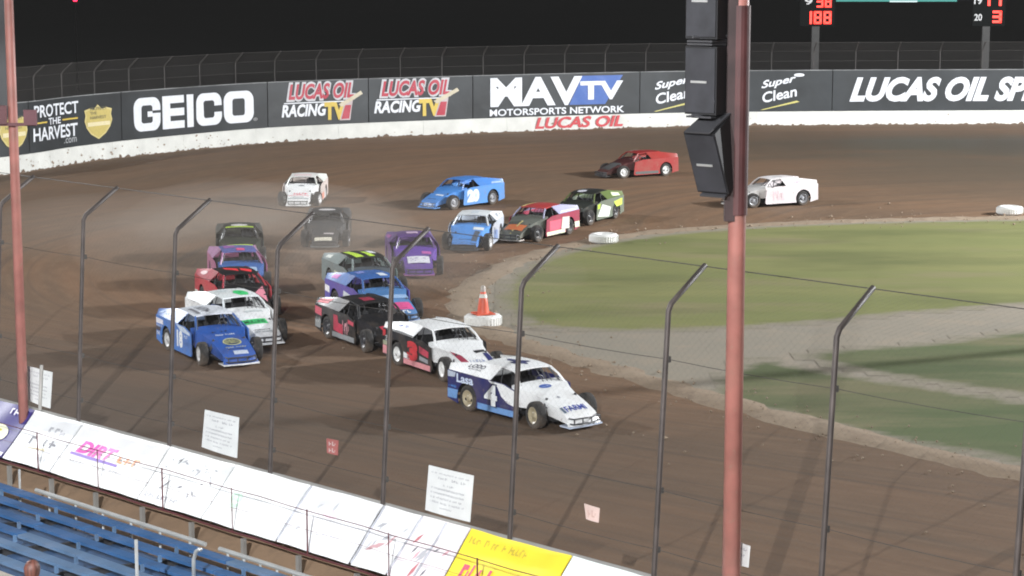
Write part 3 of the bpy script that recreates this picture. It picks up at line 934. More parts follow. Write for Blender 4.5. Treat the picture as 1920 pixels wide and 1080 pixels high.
for k in range(30):                # scribbled emblem
    a = rnd.uniform(.1, .85); w = rnd.uniform(.25, .85); l = rnd.uniform(.03, .14); an = rnd.uniform(-.9, 1.2)
    c = (t0 + (t1 - t0) * a, w); d = (l * math.cos(an), l * math.sin(an) * .8); q = (-d[1] * .22, d[0] * .22)
    shape(fb[3][0], [(c[0] - d[0], c[1] - d[1]), (c[0] + q[0], c[1] + q[1]), (c[0] + d[0], c[1] + d[1]), (c[0] - q[0], c[1] - q[1])], SV(S1), dk if k % 2 else gy, 'brush_stroke')
scrawl(fb[3][0], fbox(3, .05, .08, .62, .20), SV(S1), gy, 9, 16)
letter(fb[4][0], 'e', fbox(4, .18, .30, .34, .58), SV(S1), vinyl((.55, .76, .62)), bold=.02)
scrawl(fb[4][0], fbox(4, .42, .42, .62, .52), SV(S1), vinyl((.66, .68, .76)), 6, 14)
scrawl(fb[5][0], fbox(5, .45, .30, .70, .42), SV(S1), vinyl((.66, .68, .76)), 5, 14)
shape(fb[5][0], oval(fb[5][1] + 1.0, .62, .2, .07), SV(S1), vinyl((.76, .62, .68)), 'spot')
rnd = random.Random(12)
for i, cols in ((6, (gy, lg, vinyl((.52, .30, .32)))), (7, (dk, gy, vinyl((.50, .16, .18)), vinyl((.62, .36, .40)))), (5, (lg, lg))):
    _, t0, t1 = fb[i]
    for k in range(9 if i > 5 else 4):
        a = rnd.uniform(.15, .85); w = rnd.uniform(.15, .75); l = rnd.uniform(.08, .26); an = rnd.uniform(.3, 1.3)
        c = (t0 + (t1 - t0) * a, w); d = (l * math.cos(an) * .7, l * math.sin(an) * .8); q = (-d[1] * .28, d[0] * .28)
        shape(fb[i][0], [(c[0] - d[0], c[1] - d[1]), (c[0] + q[0], c[1] + q[1]), (c[0] + d[0], c[1] + d[1]), (c[0] - q[0], c[1] - q[1])], SV(S1), cols[k % len(cols)], 'brush_stroke')
for i, (a, b) in ((5, (.0, .05)), (6, (.0, .12)), (7, (.0, .06)), (7, (.52, .60))):   # gathered folds and straps where sheets meet
    _, t0, t1 = fb[i]
    x = t0 + (t1 - t0) * a
    pts = [x + .02, x - .01, x + .03, x]
    mb = MB().path([S2(x + .01 * math.sin(w * 9), w) for w in (0.02, .2, .45, .7, .98)], .022, 6)
    obj('fold', mb, pm('folded_hem', (.42, .43, .47), var=.3), fb[i][0])
scrawl(fb[8][0], fbox(8, .04, .78, .62, .90), SV(S1), vinyl((.55, .42, .06)), 16, 26)
scrawl(fb[8][0], fbox(8, .10, .16, .55, .52), SV(S1), vinyl((.62, .10, .16)), 5, 16)
scrawl(fb[9][0], fbox(9, .12, .45, .62, .75), SV(S1), vinyl((.12, .45, .42)), 4, 16)

# earth banked up under the banners
mb = MB().grid(lambda u, v: fence(-22 + 70 * u, -.16 - 1.25 * v, (1 - v) * (.52 + .05 * math.sin(u * 60)) - .02), 80, 4)
obj('earth_bank', mb, M_bank, smooth=True)['kind'] = 'structure'

# red pipe railing in front of the banners, on grey stub posts
pm_stub = pm('stub_post_concrete', (.19, .18, .165), rough=.85)
rl = empty('pipe_railing', (0, 0, 0)); tag(rl, 'dark red pipe railing in front of the sloping banners', 'railing')
def rail_pt(t, z): return fence(t, -.14 - SL_RUN - .07, z)
ZR0 = WTOP - SL_DROP - .03; ZR1 = ZR0 + .88
for z, r in ((ZR0, .020), (ZR1, .009), (ZR0 + .5, .004)):
    obj('rail', MB().path([rail_pt(-20 + 60 * i / 60, z + .012 * math.sin(i * 2.3)) for i in range(61)], r, 6), M_redpipe, rl)
k0 = tpx(150)
for k in range(-8, 16):
    t = k0 + k * 2.35
    if -20 < t < 40: obj('post', MB().tube(rail_pt(t, ZR0 - .02), rail_pt(t, ZR1 + .02), (.016 if k % 2 == 0 else .011), 8), M_redpipe, rl)
for k in range(-10, 20):
    t = k0 + .55 + k * 1.72
    if -20 < t < 40: obj('stub_post', MB().box(rail_pt(t, (ZR0 - .06) / 2 - .03) + FIN * -.02, (.09, .08, ZR0), math.atan2(FDIR.y, FDIR.x)), pm_stub, rl)

# ------------------------------------------------------------------ near catch fence
LEAN = 0.066
PH = 4.62                          # height of the straight part above the wall
def fp(t, h):                      # point of the leaning fence plane
    return fence(t, LEAN * h, WTOP + h)
cf = empty('catch_fence', (0, 0, 0))
tag(cf, 'tall wire catch fence with bent steel posts in front of the race cars', 'fence')
base = MB()
arm_tip = (0.93, 0.58)
CAB = (.45, 1.47, 3.70)
for k in range(-6, 13):
    t = k * BAY
    mb = MB().path([fp(t, -.35), fp(t, 0), fp(t, PH - .1), fp(t, PH) + FIN * .06 + Vector((0, 0, .02)), fp(t, PH) + FIN * arm_tip[0] + Vector((0, 0, arm_tip[1]))], .048, 10)
    p_ = obj('post', mb, M_post, cf, smooth=True)
    mb = MB()
    for h in CAB: obj('cable_clamp', MB().box(fp(t, h) + FIN * .06, (.07, .07, .10), math.atan2(FDIR.y, FDIR.x)), M_cable, p_)
def tip(t, f): return fp(t, PH) + FIN * arm_tip[0] * f + Vector((0, 0, arm_tip[1] * f))
TA, TB = -6 * BAY, 12 * BAY
for hh in CAB:
    pts = []
    for i in range(73):
        t = TA + (TB - TA) * i / 72
        pts.append(fp(t, hh - .025 * (1 - (2 * ((t / BAY) % 1) - 1) ** 2)) + FIN * .06)
    obj('cable', MB().path(pts, .006, 5), M_cable, cf)
for f in (.97,):
    obj('cable', MB().path([tip(TA + (TB - TA) * i / 72, f) for i in range(73)], .009, 5), M_cable, cf)
for k in range(-6, 12):
    a, b = k * BAY + .04, (k + 1) * BAY - .04
    chain_link('wire_mesh', [fp(a, 0) + FIN * .05, fp(b, 0) + FIN * .05, fp(b, PH) + FIN * .05, fp(a, PH) + FIN * .05], .14, .0007, M_wire, cf)
    chain_link('wire_mesh', [tip(a, .05), tip(b, .05), tip(b, 1), tip(a, 1)], .14, .0007, M_wire, cf)

# notices tied to the fence
FN = FIN.cross(FDIR)
fpl_n = (FDIR.cross(FIN * LEAN + Vector((0, 0, 1)))).normalized()
def on_fence(px, py): return on_plane(px, py, fp(0, 0) - FIN * .04, fpl_n)
M_paper = pm('notice_board_white', (.66, .67, .66), rough=.5, var=.06)
def notice(name, corners, lab, m=None, lines=(), curl=0.03, ink=(.33, .33, .36)):
    c = [on_fence(*p) for p in corners]     # top left, top right, bottom right, bottom left
    o3 = sum(c, Vector((0, 0, 0))) / 4
    nn = fpl_n if fpl_n.y < 0 else -fpl_n
    def fn(u, v):
        return c[3].lerp(c[2], u).lerp(c[0].lerp(c[1], u), v) - o3 + nn * (curl * math.sin(u * 3.1) * (1 - v * .6))
    mb = MB().grid(fn, 8, 8).grid(lambda u, v: fn(u, v) - nn * .012, 8, 8)
    r = obj(name, mb, m or M_paper, smooth=True, loc=o3)
    tag(r, lab, 'sign', 'notices tied to the catch fence')
    for (txt, u0, v0, u1, v1) in lines:
        scrawl(r, (u0, v0, u1, v1), lambda u, v: fn(u, v) + nn * .006, vinyl(ink), max(2, len(txt)), len(txt))
    return r
NL = [('YOU ARE ENTERING AT YOUR OWN RISK', .08, .86, .92, .90), ('NO ONE ALLOWED', .15, .75, .85, .81), ('Rules', .38, .62, .60, .67), ('stay behind the fence at all times', .10, .52, .85, .57),
      ('no standing or sitting on the wall', .10, .42, .85, .47), ('keep all gates and walkways clear', .10, .32, .80, .37), ('the speedway is not responsible', .10, .22, .86, .27), ('Thank you', .34, .12, .62, .16)]
notice('notice_sign', [(384, 768), (448, 783), (444, 859), (378, 838)], 'white printed notice on the fence above the pink lettered banner', lines=NL)
notice('notice_sign', [(804, 872), (888, 892), (881, 979), (797, 956)], 'white printed notice on the fence left of the yellow banner', lines=NL)
n1 = notice('notice_sign', [(52, 686), (98, 698), (94, 766), (54, 751)], 'white notice split by a grey stake beside the left red pole', lines=NL)
c = on_fence(80, 727) - n1.location
obj('stake', MB().tube(on_fence(82, 684) - n1.location - FIN * .06, on_fence(79, 768) - n1.location - FIN * .06, .04, 8), M_concg, n1)
notice('warning_plate', [(612, 822), (634, 826), (633, 854), (613, 849)], 'small dull red plate on the fence behind the long dark post', pm('faded_red_plate', (.34, .11, .10)), [('NO', .2, .55, .8, .9), ('GO', .2, .1, .8, .45)], .01, ink=(.5, .4, .38))
notice('warning_plate', [(1095, 944), (1124, 953), (1122, 980), (1099, 973)], 'small pale pink plate on the fence right of the yellow banner', pm('faded_pink_plate', (.58, .44, .40)), [('25', .2, .2, .8, .8)], .02, ink=(.5, .34, .3))
notice('notice_sign', [(1386, 1016), (1406, 1024), (1403, 1064), (1385, 1058)], 'narrow white strip notice beside the foot of the right red pole', lines=[('NO', .15, .7, .8, .85), ('PETS', .15, .4, .85, .55)])

# ------------------------------------------------------------------ red poles with loudspeakers and floodlights
def red_pole(t, lab, rad):
    p = fence(t, -.30)
    r = empty('speaker_pole', (p.x, p.y, 0)); tag(r, lab, 'pole', 'red poles along the front stretch')
    obj('shaft', MB().path([(0, 0, -.05), (0, 0, 8), (0, 0, 16)], rad, 20, rad * .85), M_redpole, r, smooth=True)
    return r
M_lampb = pm('floodlight_housing', (.2, .2, .2), rough=.4, metal=.6)
def lamp(parent, local, aim_local, power, cone=125, col=(.96, .98, 1.0)):
    d = (aim_local - local).normalized()
    q = d.to_track_quat('-Z', 'Y')
    h = obj('floodlight', MB().lathe([(0, .25), (.16, .25), (.26, .05), (.30, -.02), (.27, -.02), (.23, .06), (0, .2)], 14), M_lampb, parent)
    h.location = local; h.rotation_mode = 'QUATERNION'; h.rotation_quaternion = q
    if power <= 0: return h
    ld = bpy.data.lights.new('floodlight_bulb', 'SPOT')
    ld.energy = power * FLOOD; ld.color = col; ld.spot_size = R(cone); ld.spot_blend = .6; ld.shadow_soft_size = .22
    lo = bpy.data.objects.new('floodlight_bulb', ld); COL.objects.link(lo)
    lo.parent = parent; lo.location = local + d * .06; lo.rotation_mode = 'QUATERNION'; lo.rotation_quaternion = q
    return h

TL = tpx(65); TR = tpx(1392)
pl = red_pole(TL, 'salmon red pole at the left edge rising in front of the far wall', .115)
pr = red_pole(TR, 'salmon red pole right of centre carrying black loudspeakers', .15)
# floodlight poles of the speedway beyond the picture's edges, the last one added
def turn_pole(x, y, top, aims, power, lab):
    r = empty('light_pole', (x, y, 0)); tag(r, lab, 'pole')
    obj('shaft', MB().path([(0, 0, -.05), (0, 0, top)], .2, 16, .12), M_wire, r, smooth=True)
    obj('crossarm', MB().box((0, 0, top - .3), (.16, 2.6, .16)), M_post, r)
    for i, (tx, ty) in enumerate(aims):
        lamp(r, Vector((-.3, (i - (len(aims) - 1) / 2) * 1.1, top + .1)), Vector((tx - x, ty - y, 0)), power if i == 0 else 0)
turn_pole(-30, -10, 30, [(0, 55), (6, 50)], 218000, 'grey floodlight pole behind the grandstand, left of the camera')
turn_pole(-10, -30, 32, [(4, 60), (10, 70)], 260000, 'grey floodlight pole behind the camera')
turn_pole(90, 100, 32, [(5, 105), (-8, 100), (14, 90)], 285000, 'grey floodlight pole beyond the right edge outside the far straight')
turn_pole(60, 85, 26, [(10, 95), (-8, 100), (14, 90)], 56000, 'grey infield floodlight pole beyond the right edge of the picture')
turn_pole(-62, 100, 32, [(0, 90), (-5, 80)], 108000, 'added grey floodlight pole beyond the left edge, brightening the far turn')  # unseen pole, added to lift the brightness of the far track

# loudspeakers
def speaker(parent_pt, z0, z1, yaw, tilt, lab, w=.58, d=.62):
    r = empty('loudspeaker', parent_pt, yaw); tag(r, lab, 'loudspeaker', 'loudspeakers on the red poles')
    h = z1 - z0
    M = Matrix.Rotation(tilt, 3, 'X')
    def T(v): return M @ Vector(v)
    mb = MB()   # trapezoid cabinet, front at -y
    f, b_, bb = w / 2, w / 2 * .72, d
    vs = [T(v) for v in ((-f, 0, -h / 2), (f, 0, -h / 2), (b_, bb, -h / 2), (-b_, bb, -h / 2), (-f, 0, h / 2), (f, 0, h / 2), (b_, bb, h / 2), (-b_, bb, h / 2))]
    mb.add(vs, [(0, 1, 2, 3), (7, 6, 5, 4), (0, 4, 5, 1), (1, 5, 6, 2), (2, 6, 7, 3), (3, 7, 4, 0)])
    obj('cabinet', mb, M_spk, r)
    obj('grille', MB().box(T((0, -.012, 0)), (w * .92, .02, h * .94), M=M), M_spkf, r)
    obj('badge', MB().box(T((-.02, -.03, -.02)), (w * .5, .012, .035), M=M), M_alum, r)
    for s in (-1, 1):
        obj('bracket', MB().box(T((0, d * .45, s * (h / 2 + .035))), (.46, .66, .03), M=M), M_cage, r)
    return r
pt = fence(TR, -.30)
dcam = (FPX * pt.y)
def z_at(py, P): # height seen at row py at the pole's distance
    d = ray(1370, py); return CAM_Z + d.z * (P.y / d.y)
zs = [z_at(y, pt) for y in (-75, 72, 86, 213, 240, 366)]
yaw = R(-38)
sp = pt + Vector((-.62, -.22, 0))
speaker(sp + Vector((0, 0, (zs[0] + zs[1]) / 2)), zs[1], zs[0], yaw, 0, 'black loudspeaker at the top of the stack on the right red pole')
speaker(sp + Vector((0, 0, (zs[2] + zs[3]) / 2)), zs[3], zs[2], yaw, 0, 'black upright loudspeaker in the middle of the stack on the right red pole')
speaker(sp + Vector((.10, -.05, (zs[4] + zs[5]) / 2)), zs[5], zs[4], yaw, R(24), 'black loudspeaker tilted downward, lowest on the right red pole')
# dark channel and sleeve added as the loudspeakers' shadow on the pole
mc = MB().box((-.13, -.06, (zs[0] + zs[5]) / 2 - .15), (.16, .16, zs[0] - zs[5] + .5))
obj('shadow_channel', mc, pm('shadow_brown', (.045, .025, .025), var=.3), pr)
obj('shadow_sleeve', MB().lathe([(0, z_at(402, pt)), (.162, z_at(402, pt)), (.162, z_at(10, pt)), (0, z_at(10, pt))], 20), pm('shadow_maroon', (.075, .025, .025), var=.35, scale=1.5), pr, smooth=False)  # shade painted as a dark tube round the pole's upper length
for z in (zs[1] + .03, zs[3] - .02, zs[3] - .18): obj('arm', MB().tube((-.75, -.2, z), (.05, -.05, z + .02), .03, 6), M_cage, pr)
# left pole: clamp, junction box and a loudspeaker half out of the picture
pt2 = fence(TL, -.30)
zc = z_at(232, pt2)
obj('clamp_bar', MB().box((0.05, -.20, zc), (1.05, .05, .07)), M_redpipe, pl)
obj('junction_box', MB().box((.45, -.24, zc + .16), (.28, .14, .34)), pm('dark_red_box', (.12, .035, .045)), pl)
obj('junction_box', MB().box((-.22, -.24, zc + .22), (.26, .14, .42)), M_redpipe, pl)
speaker(pt2 + Vector((-.62, -.1, z_at(95, pt2))), z_at(205, pt2), z_at(-20, pt2), R(-38), 0, 'black loudspeaker cut off by the left edge of the picture', .5, .55)

# ------------------------------------------------------------------ bleachers
bl = empty('bleachers', (0, 0, 0)); tag(bl, 'blue plank bleachers in the lower left corner', 'bleachers')
fr = gp(215, 968, .95)
OFFR = (fr - F0).dot(FIN)           # guard rail, then the first row a little behind it
OFF0 = OFFR - .30
RUN, RISE = 0.74, 0.085
rz = math.atan2(FDIR.y, FDIR.x)
TB0, TB1 = -19.0, 22.0
plank_len = 4.1
planks = {}
rnd = random.Random(4)
def plank(name, t0, t1, off, z, w, th, m):
    key = (round(t1 - t0, 2), w, th)
    if key not in planks:
        L_ = t1 - t0
        mb = MB().box((L_ / 2, 0, 0), (L_, w, th))
        mb.box((L_ / 2, -w / 2 + .012, -th / 2 - .012), (L_, .02, .024))
        planks[key] = mb.mesh(name)
    o = shared(name, planks[key], m, bl, fence(t0, off, z), (0, 0, rz))
    return o
ROWS = 20
for r_ in range(ROWS):
    off = OFF0 - r_ * RUN; z = .95 + RISE * r_
    t = TB0 + (r_ % 2) * .6
    while t < 13.0:
        t1 = t + plank_len - .03
        mid = (t + t1) / 2
        # keep the planks the picture could show
        if r_ in (6, 7):
            if r_ == 6: plank('walkway_board', t, t1, off, z - .12, .70, .04, M_walk)
            else: plank('walkway_board', t, t1, off + .02, z - .20, .66, .04, M_walk)
        else:
            plank('seat_plank', t, t1, off, z + rnd.uniform(-.01, .01), (.23), .04, M_seat if rnd.random() < .7 else M_seat2)
            plank('footboard', t, t1, off - .36, z - .30, .22, .04, M_foot)
        t += plank_len
for r_ in range(0, ROWS, 1):
    if r_ in (6, 7): continue
    off = OFF0 - r_ * RUN; z = .95 + RISE * r_
    for k in range(-9, 7):
        t = k * 2.05 + (r_ % 3) * .5
        obj('seat_bracket', MB().box(fence(t, off - .14, z - .07), (.05, .06, .13), rz), M_seat2, bl)
# risers under the rows
mb = MB()
for k in range(-9, 8):
    t = k * 2.05 + .2
    a = fence(t, OFF0 + .1, .75); b = fence(t, OFF0 - ROWS * RUN, .6 + RISE * ROWS)
    s_ = FDIR * .04
    mb.add([a - s_, b - s_, b + s_, a + s_, *[Vector((q.x, q.y, -.05)) for q in (a - s_, b - s_, b + s_, a + s_)]],
           [(0, 1, 2, 3), (4, 7, 6, 5), (0, 4, 5, 1), (2, 6, 7, 3), (0, 3, 7, 4), (1, 5, 6, 2)])
obj('stringers', mb, M_inter, bl)
# front guard rail in two lengths, with a gap at the stairs
def on_front(px, py): return on_plane(px, py, fence(0, OFFR), FIN)
for (ax, ay), (bx, by) in (((68, 924), (385, 1022)), ((412, 1033), (600, 1097))):
    a, b = on_front(ax, ay), on_front(bx, by)
    a.z = b.z = .97
    obj('guard_rail', MB().path([a, b], .045, 8), M_alum, bl)
    nn = 6
    for i in range(nn):
        p = a.lerp(b, (i + .5) / nn); obj('rail_post', MB().tube((p.x, p.y, -.05), p, .025, 6), M_alum, bl)
# stair handrails
a = on_plane(374, 1030, fence(0, OFF0 - 1.5), FIN)
obj('handrail', MB().path([a + FDIR * .04, a, a + FDIR * -.10 + Vector((0, 0, -.06)), a + FDIR * -.18 + Vector((0, 0, -.22)), a + FDIR * -.20 + Vector((0, 0, -.85))], .035, 8), M_alum, bl, smooth=True)
a = on_plane(255, 1012, fence(0, OFF0 - 3.2), FIN)
obj('handrail', MB().path([a, a + Vector((0, 0, -.75))], .03, 8), M_alum, bl)
a = on_plane(36, 880, fence(0, OFF0 + .5), FIN)
obj('handrail', MB().path([a, Vector((a.x, a.y, .0))], .025, 8), M_alum, bl)

# ------------------------------------------------------------------ a spectator in the lower left corner
pp = on_plane(56, 1070, fence(0, OFF0 - 11 * RUN), FIN)      # back of the head
person = empty('person', (pp.x, pp.y, 0)); tag(person, 'person with reddish brown hair seated on the bleachers in the lower left corner', 'person')
hz = pp.z
seatz = .95 + RISE * 11
bm = bmesh.new()
J = [(0, 0, hz - .62), (0, .02, hz - .42), (0, .03, hz - .24), (0, .03, hz - .15), (0, .05, hz - .06), (0, .06, hz + .04),
     (.17, .03, hz - .26), (.24, .02, hz - .50), (.20, .22, hz - .60), (-.17, .03, hz - .26), (-.24, .02, hz - .50), (-.20, .22, hz - .60),
     (.10, .05, hz - .66), (.12, .45, hz - .66), (.12, .48, hz - 1.08), (-.10, .05, hz - .66), (-.12, .45, hz - .66), (-.12, .48, hz - 1.08)]
RR = [.15, .16, .12, .055, .085, .08, .065, .05, .035, .065, .05, .035, .09, .075, .05, .09, .075, .05]
E_ = [(0, 1), (1, 2), (2, 3), (3, 4), (4, 5), (2, 6), (6, 7), (7, 8), (2, 9), (9, 10), (10, 11), (0, 12), (12, 13), (13, 14), (0, 15), (15, 16), (16, 17)]
me = bpy.data.meshes.new('body'); me.from_pydata(J, E_, [])
M_shirt = pm('dusty_pink_shirt', (.36, .20, .17), rough=.8)
o = link('body', me, M_shirt, person)
sk = o.modifiers.new('skin', 'SKIN'); o.modifiers.new('sub', 'SUBSURF').levels = 1
for i, v in enumerate(me.skin_vertices[0].data): v.radius = (RR[i], RR[i]); v.use_root = (i == 0)
mb = MB().grid(lambda u, v: (.108 * math.sin(math.pi * v) * math.cos(6.283 * u), .045 + .112 * math.sin(math.pi * v) * math.sin(6.283 * u) - .02 * v, hz + .02 + .125 * math.cos(math.pi * v) * (1 if v < .5 else 1.5)), 18, 10)
obj('hair', mb, pm('auburn_hair', (.10, .035, .025), rough=.6, var=.5, scale=25, stretch=(1, 1, .15)), person, smooth=True)
person.rotation_euler = (0, 0, math.atan2(FIN.y, FIN.x) - math.pi / 2)

# ------------------------------------------------------------------ infield markers: painted tyres and a cone
tprof = [(.30, .02), (.42, .0), (.56, .03), (.60, .10), (.60, .30), (.56, .37), (.42, .40), (.30, .38), (.27, .30), (.27, .10), (.30, .02)]
M_wt = pm('white_painted_rubber', (.78, .78, .75), rough=.6, var=.06, dirt=.12)
def marker_tyre(px, py, lab):
    p = gp(px, py)
    r = empty('marker_tyre', p); tag(r, lab, 'tyre', 'white painted tyres marking the infield edge')
    mb = MB().lathe(tprof, 36)
    obj('carcass', mb, M_wt, r, smooth=True)
    mb = MB()
    for k in range(36):
        a = 2 * math.pi * k / 36
        mb.box((.605 * math.cos(a), .605 * math.sin(a), .2), (.03, .055, .24), a + .25)
    obj('tread_blocks', mb, M_wt, r)['kind'] = 'stuff'
    return p
tp = marker_tyre(906, 611, 'white painted tyre lying flat with an orange cone standing on it')
marker_tyre(1132, 455, 'white painted tyre lying at the far tip of the infield grass')
marker_tyre(1893, 402, 'white painted tyre at the right edge of the picture')
cone = empty('traffic_cone', tp + Vector((0, 0, .40)), .4); tag(cone, 'worn orange traffic cone with white collar standing on a tyre', 'cone')
M_cone = pm('faded_orange_plastic', (.72, .13, .07), rough=.5, dirt=.2)
obj('cone_base', MB().box((0, 0, .02), (.62, .62, .04)), M_cone, cone)
obj('cone_body', MB().lathe([(.20, .04), (.155, .36), (.14, .50), (.125, .52), (.095, .70), (.07, .78), (.06, .78), (0, .78)], 20), M_cone, cone, smooth=True)
obj('white_collar', MB().lathe([(.139, .54), (.112, .665)], 20), vinyl((.7, .68, .62)), cone, smooth=True)
obj('cap', MB().lathe([(.085, .72), (.075, .90), (.05, .93), (0, .93)], 14), vinyl((.45, .40, .36)), cone, smooth=True)

# ------------------------------------------------------------------ race cars
def wheel_mesh(w):
    r = .345; h = w / 2
    mb = MB().lathe([(.20, -h * .9), (.27, -h), (.32, -h * .97), (r - .008, -h * .82), (r, -h * .5), (r, h * .5), (r - .008, h * .82), (.32, h * .97), (.27, h), (.20, h * .9), (.20, -h * .9)], 28, 'Y')
    return mb.mesh('tyre', True)
def rim_mesh(w):
    h = w / 2
    mb = MB().lathe([(.205, h * .92), (.215, h * .96), (.20, h * .94), (.17, h * .55), (.09, h * .42), (.085, h * .75), (.05, h * .80), (0, h * .80)], 24, 'Y')
    mb.lathe([(.205, -h * .92), (.17, -h * .55), (.09, -h * .42), (0, -h * .4)], 24, 'Y')
    for k in range(8):
        a = 2 * math.pi * k / 8
        mb.lathe([(0, 0.004), (.013, .004), (.013, -.01)], 6, 'Y', (.13 * math.cos(a), h * .52, .13 * math.sin(a)))
    return mb.mesh('rim', True)
TY_F, TY_R = wheel_mesh(.25), wheel_mesh(.30)
RM_F, RM_R = rim_mesh(.25), rim_mesh(.30)

HS = [(0.42, .82, .93, .55), (0.72, .82, .88, .42), (1.02, .66, .80, .40), (1.35, .57, .70, .34), (1.80, .54, .55, .27), (2.16, .52, .39, .21), (2.28, .51, .30, .18)]
def hood_at(x):
    for a, b in zip(HS, HS[1:]):
        if x <= b[0]:
            t = max(0, (x - a[0]) / (b[0] - a[0])); return [a[i] + (b[i] - a[i]) * t for i in range(4)]
    return list(HS[-1])
def hood_fn(u, v):                 # u across to the car's left, v backwards from the nose (x = 2.28 - v)
    x = 2.28 - v; s = hood_at(x)
    return (x, u, s[2] + .035 * (1 - min(1, abs(u) / s[1]) ** 2) + .008)
SIDE_Y = .94
def side_fn(sd):                   # sd -1 right, +1 left: reads left to right for someone beside the car
    return (lambda u, v: (u, -SIDE_Y - .007, v)) if sd < 0 else (lambda u, v: (-u, SIDE_Y + .007, v))
ROOF_Z = 1.33
def roof_z(x, y): return ROOF_Z - .035 * (y / .62) ** 2 - .05 * max(0, (x + .35) / .65) ** 2 - .01 * max(0, (-.6 - x) / .4)
def roof_fn(sd):
    return (lambda u, v: (u, v, roof_z(u, v) + .016)) if sd < 0 else (lambda u, v: (-u, -v, roof_z(-u, -v) + .016))
SA = Vector((-2.06, .93, 1.0)); SB = Vector((-.34, .93, .965)); SA2 = Vector((-2.06, .86, 1.17)); SC = Vector((-.18, .63, ROOF_Z - .05)); SD = Vector((-.98, .64, ROOF_Z - .03))
def sail_fn(sd):
    def fn(u, v):                  # u -1 rear .. 0 front, v 0 low .. 1 high
        k = 1 + u if sd < 0 else -u
        lo = SA.lerp(SB, k); hi = SA2.lerp(SD, min(1, k * 2)) if k < .5 else SD.lerp(SC, (k - .5) * 2)
        p = lo.lerp(hi, v)
        nr = Vector((0, .8, .6)) * .014
        p = p + nr
        return (p.x, p.y * (1 if sd > 0 else -1), p.z)
    return fn

